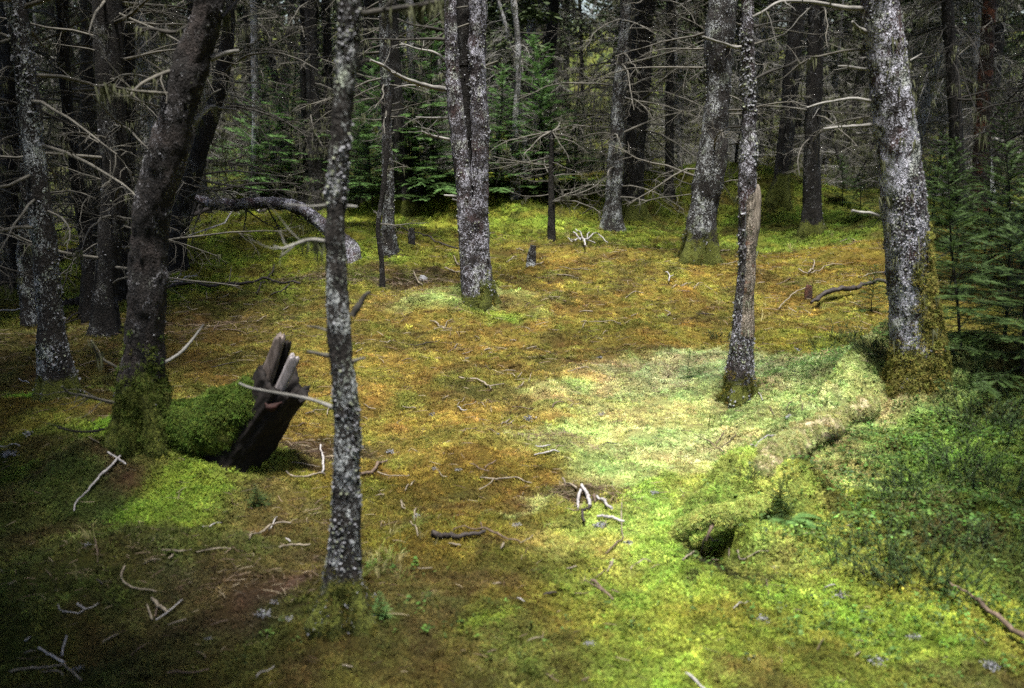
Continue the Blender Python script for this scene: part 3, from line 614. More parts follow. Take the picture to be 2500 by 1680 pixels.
def lichen_mesh(V, n, smin, smax, seed, mats=('lichen', 'lichen_green')):
    """small curled lichen lobes standing off the bark, in colonies"""
    r = np.random.default_rng(seed); nr_, sg = V.shape[:2]; ctr = V.mean(1); k = n*6
    i = r.integers(0, nr_-1, k); j = r.integers(0, sg, k); p = V[i, j]+(V[i+1, j]-V[i, j])*r.uniform(size=(k, 1))
    ok = fbm(p[:, 0]*11, p[:, 1]*11, p[:, 2]*8, 3) > r.uniform(.0, .45, k); p, i = p[ok][:n], i[ok][:n]; k = len(p)
    nrm = p-ctr[i]; nrm /= np.linalg.norm(nrm, axis=1)[:, None]+1e-9
    a = np.cross(nrm, r.normal(0, 1, (k, 3))); a /= np.linalg.norm(a, axis=1)[:, None]+1e-9; b_ = np.cross(nrm, a); s = r.uniform(smin, smax, (k, 1))
    def u(lo, hi): return nrm*s*r.uniform(lo, hi, (k, 1))
    W = np.stack([p-nrm*.002, p+a*s+u(.1, .7), p+(a+b_)*s*.7+u(.3, 1), p+b_*s+u(.1, .7)], 1)
    mb = MB(); g = r.uniform(size=k) < .75
    for m_, msk in ((0, g), (1, ~g)):
        w = W[msk]; f = np.arange(len(w))[:, None]*4
        if len(w): mb.add(w.reshape(-1, 3), tris=np.concatenate([f+[[0, 1, 2]], f+[[0, 2, 3]]]), mat=m_)
    return mb.mesh('lichen', [M[mats[0]], M[mats[1]]], False)
def moss_on(parent, V, n, col, sc_, mossf, meshes=None, name='moss_coat'):
    """moss sprigs on the outside of a tube"""
    nr_, sg = V.shape[:2]; a = mossf(V); ctr = V.mean(1)
    i = rng.integers(0, nr_-1, n*3); j = rng.integers(0, sg, n*3); u = rng.uniform(0, 1, (n*3, 1))
    keep = ((a[i, j]+rng.normal(0, .26, n*3)) > .5) & (a[i, j] > .06); i, j, u = i[keep][:n], j[keep][:n], u[keep][:n]
    if len(i) < 5: return None
    j2 = (j+1) % sg; p = (V[i, j]*(1-u)+V[i+1, j]*u); u2 = rng.uniform(0, 1, (len(i), 1)); p = p*(1-u2)+V[i, j2]*u2
    nn = p-ctr[i]; nn /= np.linalg.norm(nn, axis=1)[:, None]+1e-9; nn[:, 2] += .25
    c = np.array(col)*np.exp(rng.normal(0, .24, (len(i), 1)))*(1+rng.normal(0, .08, (len(i), 3)))
    s = sc_*rng.uniform(.6, 1.4, len(i)); bl = np.array(parent.location)
    o = scatter(name, p-bl, eul(nn, .35), np.stack([s]*3, 1), np.clip(c, .005, .7), meshes or FEATH, parent); o['kind'] = 'stuff'
    return o
def traced(name, label, trace, base, bark, seg=14, ring=.06, amp=.006, freq=14, mossh=0., mosscol=(.07, .075, .012), top=8.5, crown=None, foli=None, flare=.5, flare_h=.12, lich=0, mossx=None, mosssprig=0, group=None, knots=(), twigmat='twig', lsize=(.006, .013)):
    """trace: (x, y, width) in 2334-wide picture px from top of frame down; base: ground contact"""
    b = G(dd(*base)); Yd = b[1]; gz = ground(b[0], b[1])
    pts_, rad = [], []
    for (x, y, w) in sorted(trace, key=lambda q: -q[1]):
        q = at_depth(x*1.0711, y*1.0711, Yd); pts_.append(q); rad.append(w*1.0711*.5*np.linalg.norm(q-CAM)/FPX*.90)
    pts_ = np.array(pts_); rad = np.array(rad)
    foot = np.array([[pts_[0][0]*.6+b[0]*.4, Yd, gz-.15]]); pts_ = np.vstack([foot, pts_]) if pts_[0][2] > gz else pts_
    rad = np.concatenate([[rad[0]], rad]) if len(rad) < len(pts_) else rad
    # on above the frame
    d = pts_[-1]-pts_[-3]; d /= np.linalg.norm(d); d = d*.6+np.array([0, 0, .4]); d /= np.linalg.norm(d)
    if top and top > pts_[-1][2]+.3:
        z0 = pts_[-1][2]
        for k in range(1, 6):
            f = k/5; d = d*.85+np.array([0, 0, .15]); pts_ = np.vstack([pts_, pts_[-1]+d*(top-z0)/5]); rad = np.append(rad, rad[len(trace)]*(1-f*.8))
    vis = float(at_depth(1250, -60, Yd)[2])
    L = np.linalg.norm(np.diff(pts_, axis=0), axis=1).sum()
    nlow = max(10, int((min(vis, pts_[-1][2])-gz+.3)/ring))
    A = catmull(np.column_stack([pts_, rad]), max(400, nlow*3))
    low = A[A[:, 2] <= vis+.1]; hi = A[A[:, 2] > vis+.1]
    idx = np.unique(np.linspace(0, len(low)-1, nlow).astype(int)); A = low[idx] if not len(hi) else np.vstack([low[idx], hi[np.unique(np.linspace(0, len(hi)-1, 24).astype(int))]])
    P, r_ = A[:, :3], np.maximum(A[:, 3], .008)
    loc = np.array([b[0], Yd, gz]); T = empty(name, loc); tag(T, label, 'tree', group)
    mf = None
    if mossh > 0 or mossx:
        def mf(V):
            h = V[..., 2]-gz; a_ = np.clip(1-h/max(mossh, 1e-3)*.5, 0, 1) if mossh else np.zeros(V.shape[:2])
            a_ = a_+.25*fbm(V[..., 0]*9, V[..., 1]*9, V[..., 2]*7, 2)*(a_ > .02)
            if mossx: a_ = np.maximum(a_, mossx(V, gz))
            return a_
    Pl = P-loc
    mfl = (lambda V: mf(V+loc)) if mf else None
    me = trunk_mesh('trunk', Pl, r_, seg, bark, amp, freq, mfl, flare, flare_h, 0.0, knots=knots)
    link('trunk', me, T)
    n_ = len(P); vv = np.empty(n_*seg*3); me.vertices.foreach_get('co', np.empty(len(me.vertices)*3)) if False else None
    co_ = np.empty(len(me.vertices)*3, np.float32); me.vertices.foreach_get('co', co_); V = co_.reshape(-1, 3)[:n_*seg].reshape(n_, seg, 3).astype(float)
    if bark in (M['bark_dark'], M['bark_rough']): lich = int(lich*.35)
    if lich: link('lichen', lichen_mesh(V[:nlow], lich, lsize[0], lsize[1], len(TREES)+5), T)['kind'] = 'stuff'
    if mosssprig and mf: moss_on(T, V[:nlow]+loc, mosssprig, mosscol, np.interp(Yd, [3, 12], [.5, .95]), mf)
    if crown:
        n, zl, zh, Lm = crown[:4]; mb = MB(); rr = random.Random(len(TREES)*7+3)
        sides = crown[4] if len(crown) > 4 else None
        for _ in range(n):
            h = rr.uniform(zl, zh); i_ = int(np.argmin(np.abs(Pl[:, 2]-h))); a_ = rr.uniform(*sides) if sides else rr.uniform(0, 6.28)
            L_ = Lm*rr.uniform(.35, 1.1)
            dead_branch(mb, Pl[i_]+np.array([math.cos(a_), math.sin(a_), 0])*r_[i_]*.7, [math.cos(a_), math.sin(a_), rr.uniform(-.25, .35)], L_, .005+.009*L_*rr.uniform(.5, 1), rr, 10, 2, .12, 5, rr.uniform(.0, .08))
        link('crown', mb.mesh('crown', [M[twigmat], M['usnea']]), T)
    if foli:
        zl, Rad, n = foli; n = int(n*(.5 if abs(loc[0]) < 4.2 else 1)); mb = MB(); zt = float(Pl[-1, 2])
        foliage(mb, zl, zt+.6, Rad, n, len(TREES)+40, lambda h: np.array([*Pl[int(np.argmin(np.abs(Pl[:, 2]-h)))][:2], 0]))
        link('foliage', mb.mesh('foliage', [M['needle_dull']], False), T)
    T['_y'] = float(Yd)
    TREES.append((T, loc, P, r_)); return T, P, r_, loc
def px_branch(T, loc, Yd, trace, wtr, m='twig', name='branch', seg=8, dy=0., twigs=0, lich=0, us=0, label=None, extra=None):
    """a limb of a traced tree: picture points at the tree's depth"""
    n = len(trace); dep = np.linspace(0, dy, n) if np.isscalar(dy) else np.array(dy)
    P = np.array([at_depth(px, py, Yd+dz) for (px, py), dz in zip(trace, dep)])-loc
    w = np.interp(np.linspace(0, 1, n*5), np.linspace(0, 1, len(wtr)), wtr)
    P = catmull(P, n*5); r = w*.5*np.linalg.norm(P+loc-CAM, axis=1)/FPX
    mb = MB(); rr = random.Random(int(trace[0][0]*7+trace[0][1]))
    tube(mb, P, r, seg, 0, lambda V, th, d: .25*r[:, None]*fbm(V[..., 0]*40, V[..., 1]*40, V[..., 2]*40, 2))
    for _ in range(twigs):
        i_ = rr.randrange(int(len(P)*.2), len(P)-1)
        Q = curve(P[i_], rot_dir(P[i_+1]-P[i_], rr.uniform(.5, 1.2), rr), rr.uniform(.06, .3)*(.5+abs(Yd)*.06), 5, .02, .2, rr)
        tube(mb, Q, np.linspace(r[i_]*.45, r[i_]*.12, 5), 4, 0, cap=False)
    if extra:
        for tr2, w2 in extra:
            P2 = catmull(np.array([at_depth(px, py, Yd) for px, py in tr2])-loc, len(tr2)*4); r2 = np.linspace(w2[0], w2[1], len(P2))*.5*np.linalg.norm(P2+loc-CAM, axis=1)/FPX
            tube(mb, P2, r2, 6)
    for _ in range(us):
        i_ = rr.randrange(1, len(P)); usnea(mb, P[i_], rr.uniform(.03, .07), rr, 1, 12)
    o = link(name, mb.mesh(name, [M[m] if isinstance(m, str) else m, M['usnea']]), T)
    if label: o['label'] = label
    return o

# --- T1 slim trunk in the foreground
T1, P1, r1, l1 = traced('spruce_tree', 'slim mottled foreground trunk left of centre with short dead stubs', [(797, -30, 55), (793, 100, 55), (785, 200, 50), (778, 300, 45), (768, 430, 48), (765, 560, 50), (770, 700, 58), (778, 820, 58), (787, 900, 60), (790, 1000, 62), (790, 1150, 64), (786, 1250, 70), (782, 1335, 74)], (780, 1400), M['bark_grey'], 64, .011, .0045, 26, mossh=.10, mosscol=(.085, .08, .016), top=6.5, flare=1.6, flare_h=.08, lich=2200, mosssprig=700, lsize=(.003, .008))
Y1 = l1[1]
px_branch(T1, l1, Y1, [z(4, 2270, 1210), z(4, 2130, 1160), z(4, 2020, 1135), z(4, 1850, 1105), z(4, 1700, 1075), z(4, 1625, 1045)], (11, 8, 6.5, 5), 'twig_pale', dy=.12)
px_branch(T1, l1, Y1, [z(4, 2250, 858), z(4, 2190, 852), z(4, 2140, 838), z(4, 2085, 830)], (14, 9, 7), 'twig', dy=-.03)
px_branch(T1, l1, Y1, [z(4, 2230, 690), z(4, 2150, 665), z(4, 2085, 658)], (6, 5, 3), 'twig', dy=.05)
px_branch(T1, l1, Y1, [z(4, 2220, 85), z(4, 2110, 70), z(4, 2000, 100), z(4, 1920, 130), z(4, 1860, 115)], (10, 7, 4), 'twig_pale', dy=-.1, twigs=4, us=2, extra=[([z(4, 2010, 100), z(4, 1950, 150), z(4, 1915, 175)], (5, 3))])
px_branch(T1, l1, Y1, [z(5, 85, 590), z(5, 125, 520), z(5, 165, 455), z(5, 205, 425)], (20, 15, 9), 'twig_dark', dy=.02)
px_branch(T1, l1, Y1, [z(5, 80, 900), z(5, 120, 885), z(5, 165, 872)], (12, 8, 6), 'twig', dy=-.03)
px_branch(T1, l1, Y1, [z(2, 90, 100), z(2, 250, 78), z(2, 400, 55), z(2, 550, 35), z(2, 680, 0)], (14, 11, 8), 'twig_dark', dy=.2, twigs=5, us=6)
px_branch(T1, l1, Y1, [z(2, 60, 570), z(2, 100, 480), z(2, 150, 420), z(2, 205, 405)], (13, 10, 7), 'twig_dark', dy=.05)
px_branch(T1, l1, Y1, [dd(768, 469), dd(795, 470), dd(815, 471)], (9, 7, 4), 'twig_pale')
px_branch(T1, l1, Y1, [dd(750, 467), dd(710, 470), dd(650, 465)], (6, 4, 2), 'twig_pale', dy=.1)
px_branch(T1, l1, Y1, [dd(778, 298), dd(795, 300), dd(803, 294)], (8, 6, 4), 'twig')
# --- T2 leaning trunk on the left
T2, P2, r2, l2 = traced('spruce_tree', 'thick leaning trunk at left with a mossy foot', [(482, -30, 68), (455, 80, 76), (425, 180, 80), (400, 280, 84), (375, 370, 84), (350, 460, 86), (340, 560, 86), (335, 660, 86), (328, 760, 88), (325, 850, 92), (328, 920, 100)], (330, 1000), M['bark_rough'], 72, .013, .014, 13, mossh=.26, mosscol=(.065, .085, .014), top=6.0, flare=.75, flare_h=.16, lich=350, mosssprig=1900, lsize=(.004, .009), crown=(7, 1.4, 2.8, .8))
Y2 = l2[1]
px_branch(T2, l2, Y2, [z(4, 1120, 900), z(4, 1160, 880), z(4, 1230, 832), z(4, 1300, 755), z(4, 1345, 695), z(4, 1380, 645)], (8, 7.5, 6, 5), 'twig_pale', dy=.2)
px_branch(T2, l2, Y2, [z(4, 840, 1190), z(4, 700, 1160), z(4, 560, 1125), z(4, 470, 1110), z(4, 420, 1065)], (8, 6, 4), 'twig', dy=-.25, twigs=9)
px_branch(T2, l2, Y2, [z(4, 840, 990), z(4, 780, 930), z(4, 690, 880), z(4, 650, 830), z(4, 620, 755)], (8, 6, 5, 4), 'twig', dy=-.1, twigs=2, us=2)
px_branch(T2, l2, Y2, [z(4, 800, 1330), z(4, 640, 1370), z(4, 510, 1370), z(4, 395, 1345)], (7, 6, 3), 'twig_dark', dy=-.2, twigs=3)
px_branch(T2, l2, Y2, [z(1, 1430, 400), z(1, 1490, 375), z(1, 1550, 355), z(1, 1620, 345)], (14, 11, 9), 'twig_pale', dy=.05)
px_branch(T2, l2, Y2, [z(1, 1290, 860), z(1, 1360, 780), z(1, 1430, 725), z(1, 1500, 735), z(1, 1600, 745)], (14, 12, 7, 5), 'twig_pale', dy=.15, twigs=6, us=2)
px_branch(T2, l2, Y2, [z(1, 1180, 640), z(1, 1050, 630), z(1, 900, 615), z(1, 750, 585), z(1, 640, 580)], (9, 7, 5, 4), 'twig', dy=-.5, twigs=5, us=4)
px_branch(T2, l2, Y2, [z(1, 1190, 470), z(1, 1080, 510), z(1, 960, 570), z(1, 870, 660)], (10, 8, 6), 'twig', dy=-.2, twigs=6, us=2)
px_branch(T2, l2, Y2, [z(1, 1290, 180), z(1, 1180, 220), z(1, 1050, 200), z(1, 930, 190)], (12, 9, 5), 'twig_dark', dy=.2, twigs=7, us=4)
px_branch(T2, l2, Y2, [z(1, 1500, 120), z(1, 1580, 40), z(1, 1640, -30)], (9, 7, 5), 'twig_dark', dy=.2, twigs=5, us=2)
# --- T3 twin trunk, middle
T3, P3, r3, l3 = traced('spruce_tree', 'twin stemmed lichen flecked spruce standing in the middle of clearing', [(1090, -30, 42), (1088, 150, 44), (1095, 300, 45), (1093, 450, 45), (1098, 600, 43), (1101, 670, 46)], (1090, 690), M['bark_lichen'], 40, .022, .009, 17, mossh=.14, mosscol=(.13, .14, .03), top=9, foli=(6.4, .8, 22), flare=.8, flare_h=.09, lich=1200, mosssprig=300, crown=(9, 1.9, 3.0, .6), lsize=(.005, .013))
Y3 = l3[1]
def second_stem(T, loc, Yd, trace, bark, dy, seg=32, amp=.008, top=8.0, lich=800):
    tr = sorted(trace, key=lambda q: -q[1]); pts_ = np.array([at_depth(x*1.0711, y*1.0711, Yd+dy) for x, y, w in tr]); rad = np.array([w for _, _, w in tr])*.88*1.0711*.5*np.linalg.norm(pts_-CAM, axis=1)/FPX
    d = pts_[-1]-pts_[-2]; d /= np.linalg.norm(d); pts_ = np.vstack([pts_[0]-[0, 0, .2], pts_, pts_[-1]+d*(top-pts_[-1][2])]); rad = np.concatenate([[rad[0]], rad, [rad[-1]*.4]])
    A = catmull(np.column_stack([pts_, rad]), 220); P = A[:, :3]-loc; r = A[:, 3]
    me = trunk_mesh('trunk', P, r, seg, bark, amp, 17, lambda V: np.clip(.9-(V[..., 2])/.2, 0, 1), .25, .1, 0)
    link('trunk', me, T); co_ = np.empty(len(me.vertices)*3, np.float32); me.vertices.foreach_get('co', co_)
    if lich: link('lichen', lichen_mesh(co_.reshape(-1, 3)[:220*seg].reshape(220, seg, 3).astype(float)[:130], lich, .005, .013, 77), T)['kind'] = 'stuff'
second_stem(T3, l3, Y3, [(1026, -30, 29), (1029, 100, 32), (1037, 230, 37), (1049, 350, 41), (1061, 470, 43), (1070, 600, 46), (1078, 690, 52)], M['bark_lichen'], -.03)
second_stem(T3, l3, Y3, [(1060, -30, 40), (1062, 150, 40), (1072, 300, 40), (1080, 450, 36), (1084, 600, 30)], M['bark_dark'], .10, lich=100)
px_branch(T3, l3, Y3, [z(2, 735, 610), z(2, 600, 585), z(2, 500, 555), z(2, 400, 515), z(2, 300, 450), z(2, 205, 408)], (13, 11, 8, 6), 'twig_pale', dy=-.5, twigs=4)
px_branch(T3, l3, Y3, [z(2, 740, 270), z(2, 600, 265), z(2, 400, 270), z(2, 200, 265), z(2, 135, 290)], (9, 6, 4, 3), 'twig_dark', dy=-.3, twigs=5, us=3)
px_branch(T3, l3, Y3, [z(2, 740, 215), z(2, 620, 190), z(2, 500, 170), z(2, 390, 130)], (9, 6, 4), 'twig_dark', dy=.2, twigs=8)
px_branch(T3, l3, Y3, [z(2, 760, 450), z(2, 650, 360), z(2, 520, 330), z(2, 410, 290)], (7, 5, 3), 'twig_pale', dy=.4, twigs=8)
px_branch(T3, l3, Y3, [z(2, 765, 950), z(2, 690, 935), z(2, 610, 915), z(2, 550, 890)], (8, 6, 3), 'twig_pale', dy=-.1, twigs=6)
px_branch(T3, l3, Y3, [z(2, 805, 1335), z(2, 760, 1330), z(2, 705, 1325)], (8, 6, 4), 'twig_pale')
px_branch(T3, l3, Y3, [z(2, 800, 1360), z(2, 780, 1355), z(2, 762, 1352)], (7, 6, 5), 'twig_pale')
px_branch(T3, l3, Y3, [z(2, 985, 450), z(2, 1030, 430), z(2, 1070, 415)], (7, 5, 3), 'twig')
px_branch(T3, l3, Y3, [z(2, 760, 800), z(2, 640, 800), z(2, 515, 795)], (7, 5, 3), 'twig_pale', dy=.1, twigs=4, us=2)
# --- T4 big right trunk
def m4(V, gz):
    h = V[..., 2]-gz
    side = (V[..., 0]-l4x(V[..., 2]))/.14
    return np.clip(.95-np.maximum(h-.35, 0)/.5+.45*side, 0, 1)*(h < .86)*np.where(h < .08, 1, np.clip(.5+.9*side, 0, 1))
_b4 = G(dd(2095, 872)); _x0 = at_depth(2095*1.0711, 800*1.0711, _b4[1]); _x1 = at_depth(2060*1.0711, 470*1.0711, _b4[1])
def l4x(zz): return _x0[0]+(zz-_x0[2])*(_x1[0]-_x0[0])/(_x1[2]-_x0[2])
T4, P4, r4, l4 = traced('spruce_tree', 'thick right trunk crusted with pale lichen, mossy down its right side', [(2005, -30, 80), (2022, 120, 84), (2035, 250, 94), (2050, 380, 98), (2060, 470, 100), (2068, 560, 105), (2075, 650, 104), (2085, 740, 110), (2092, 800, 116)], (2095, 872), M['bark_crust'], 72, .014, .010, 16, mossh=.12, mossx=m4, mosscol=(.18, .17, .04), top=9.5, foli=(6.6, .8, 22), flare=.32, flare_h=.12, lich=4200, mosssprig=5200, lsize=(.004, .010))
Y4 = l4[1]
px_branch(T4, l4, Y4, [z(3, 1260, 60), z(3, 1100, 50), z(3, 950, 20), z(3, 800, 8), z(3, 670, 15), z(3, 560, 80), z(3, 490, 115)], (12, 9, 7, 5), 'twig_pale', dy=-.3, twigs=7, us=3)
px_branch(T4, l4, Y4, [z(3, 1305, 240), z(3, 1250, 210), z(3, 1200, 180), z(3, 1170, 145)], (13, 9, 6), 'twig_pale', dy=-.1, us=1)
px_branch(T4, l4, Y4, [z(3, 1290, 470), z(3, 1200, 462), z(3, 1130, 450), z(3, 1070, 450)], (8, 6, 4), 'twig_pale', twigs=2)
px_branch(T4, l4, Y4, [z(3, 1295, 685), z(3, 1170, 668), z(3, 1050, 685), z(3, 960, 700), z(3, 860, 730)], (9, 7, 5, 3), 'twig_pale', dy=-.2, twigs=3)
px_branch(T4, l4, Y4, [z(3, 1300, 848), z(3, 1200, 855), z(3, 1100, 862), z(3, 970, 875)], (9, 7, 5), 'twig_pale', dy=-.1, twigs=3)
px_branch(T4, l4, Y4, [z(3, 1300, 905), z(3, 1250, 908), z(3, 1195, 905)], (7, 5, 4), 'twig_pale')
px_branch(T4, l4, Y4, [z(3, 1290, 790), z(3, 1100, 825), z(3, 950, 900), z(3, 900, 960)], (5, 4, 2), 'twig', dy=.2, twigs=6)
px_branch(T4, l4, Y4, [z(3, 1350, 1465), z(3, 1290, 1445), z(3, 1220, 1440), z(3, 1165, 1430)], (9, 7, 6), 'twig_pale', dy=-.05)
px_branch(T4, l4, Y4, [z(3, 1290, 340), z(3, 1150, 340), z(3, 1000, 370), z(3, 880, 400), z(3, 760, 470)], (6, 5, 3), 'twig', dy=.3, twigs=7, us=3)
px_branch(T4, l4, Y4, [z(3, 1490, 440), z(3, 1560, 410), z(3, 1640, 365)], (6, 4, 3), 'twig_pale', dy=.2, us=2)
mb = MB(); rr = random.Random(5)
for _ in range(46):
    i_ = rr.randrange(20, len(P4)-30); a_ = rr.uniform(-1.2, 2.2) - math.pi/2
    if P4[i_][2] > 3.2: continue
    usnea(mb, P4[i_]-l4+np.array([math.cos(a_), math.sin(a_), 0])*r4[i_]*1.08, rr.uniform(.03, .07), rr, 0, 12)
link('beard_lichen', mb.mesh('beard_lichen', [M['usnea']], False), T4)['kind'] = 'stuff'
# --- T5 thin snag with barkless wood
T5, P5, r5, l5 = traced('dead_snag', 'thin dead snag in pale moss with lichen top and barkless wood below', [(1705, -30, 28), (1705, 100, 30), (1705, 200, 33), (1708, 300, 37), (1703, 430, 38), (1702, 500, 38), (1703, 600, 40), (1696, 700, 44), (1690, 800, 54), (1686, 870, 60)], (1685, 905), M['bark_snag'], 48, .013, .007, 20, mossh=.10, mosscol=(.09, .085, .014), top=5.0, flare=.75, flare_h=.06, lich=2200, mosssprig=500, lsize=(.004, .013))
T5['category'] = 'snag'
Y5 = l5[1]
tm5 = [c for c in T5.children if c.name.startswith('trunk')][0].data; co_ = np.empty(len(tm5.vertices)*3, np.float32); tm5.vertices.foreach_get('co', co_); W5 = co_.reshape(-1, 3).astype(float)+l5
zt, zb = at_depth(*dd(1700, 425), Y5)[2], at_depth(*dd(1700, 765), Y5)[2]; cx5 = np.interp(W5[:, 2], P5[:, 2], P5[:, 0]); rr5 = np.interp(W5[:, 2], P5[:, 2], r5)
bare5 = np.clip(.5+1.1*((W5[:, 0]-cx5)/rr5+.35)-.5*np.clip((W5[:, 1]-Y5)/rr5, 0, 1), 0, 1)*ss(zb-.06, zb+.06, W5[:, 2])*(1-ss(zt-.10, zt+.03, W5[:, 2]))
at_ = tm5.attributes.new('bare', 'FLOAT', 'POINT'); at_.data.foreach_set('value', bare5.astype(np.float32))
for c in [c for c in T5.children if c.name.startswith('lichen')]:
    lm = c.data; lc_ = np.empty(len(lm.vertices)*3, np.float32); lm.vertices.foreach_get('co', lc_); L5 = lc_.reshape(-1, 3)+l5
    hid = (L5[:, 2] > zb) & (L5[:, 2] < zt) & (L5[:, 0] > np.interp(L5[:, 2], P5[:, 2], P5[:, 0])-.012)
    lc_ = lc_.reshape(-1, 3); lc_[hid] = np.array([0, 0, .05]); lm.vertices.foreach_set('co', lc_.ravel())
tr = [(1712, 560, 22), (1716, 520, 26), (1720, 470, 24), (1725, 440, 17), (1728, 420, 3)]
pts_ = np.array([at_depth(x*1.0711, y*1.0711, Y5-.012) for x, y, w in tr]); rd = np.array([w for *_, w in tr])*1.0711*.5*np.linalg.norm(pts_-CAM, axis=1)/FPX
A = catmull(np.column_stack([pts_, rd]), 50); mb = MB()
tube(mb, A[:, :3]-l5, A[:, 3], 28, 0, lambda V, th, d: A[:, 3][:, None]*(.35*fbm(th*2.2, V[..., 2]*5, o=4)+.12*np.sin(th*9+V[..., 2]*12)))
o = link('bare_wood', mb.mesh('bare_wood', [M['wood_grey']]), T5); o['label'] = 'weathered barkless wood splintered at the top'
px_branch(T5, l5, Y5, [z(3, 430, 855), z(3, 380, 862), z(3, 330, 865), z(3, 280, 895)], (6, 5, 3), 'twig_dark', dy=.1)
px_branch(T5, l5, Y5, [z(3, 440, 985), z(3, 390, 975), z(3, 320, 985)], (6, 5, 3), 'twig_dark', dy=.1)
px_branch(T5, l5, Y5, [z(3, 500, 540), z(3, 600, 490), z(3, 720, 450), z(3, 800, 410), z(3, 890, 395)], (7, 6, 4, 3), 'twig_dark', dy=.3, twigs=5, us=2)
px_branch(T5, l5, Y5, [z(3, 430, 315), z(3, 370, 320), z(3, 300, 295), z(3, 230, 275), z(3, 155, 248)], (7, 6, 5), 'twig_pale', dy=-.15)
px_branch(T5, l5, Y5, [z(3, 500, 300), z(3, 600, 270), z(3, 700, 235)], (5, 4, 2), 'twig', dy=.2, twigs=2)
px_branch(T5, l5, Y5, [z(3, 500, 185), z(3, 620, 155), z(3, 740, 145), z(3, 880, 185)], (5, 4, 2), 'twig_dark', dy=.2, twigs=4)
px_branch(T5, l5, Y5, [z(3, 440, 1340), z(3, 410, 1330), z(3, 385, 1345)], (11, 9, 7), 'twig', us=2)
mb = MB(); rr = random.Random(6)
for _ in range(26):
    i_ = rr.randrange(15, int(len(P5)*.6)); a_ = rr.uniform(0, 6.28); usnea(mb, P5[i_]-l5+np.array([math.cos(a_), math.sin(a_), 0])*r5[i_]*1.05, rr.uniform(.02, .05), rr, 0, 8)
link('beard_lichen', mb.mesh('beard_lichen', [M['lichen_green']], False), T5)['kind'] = 'stuff'
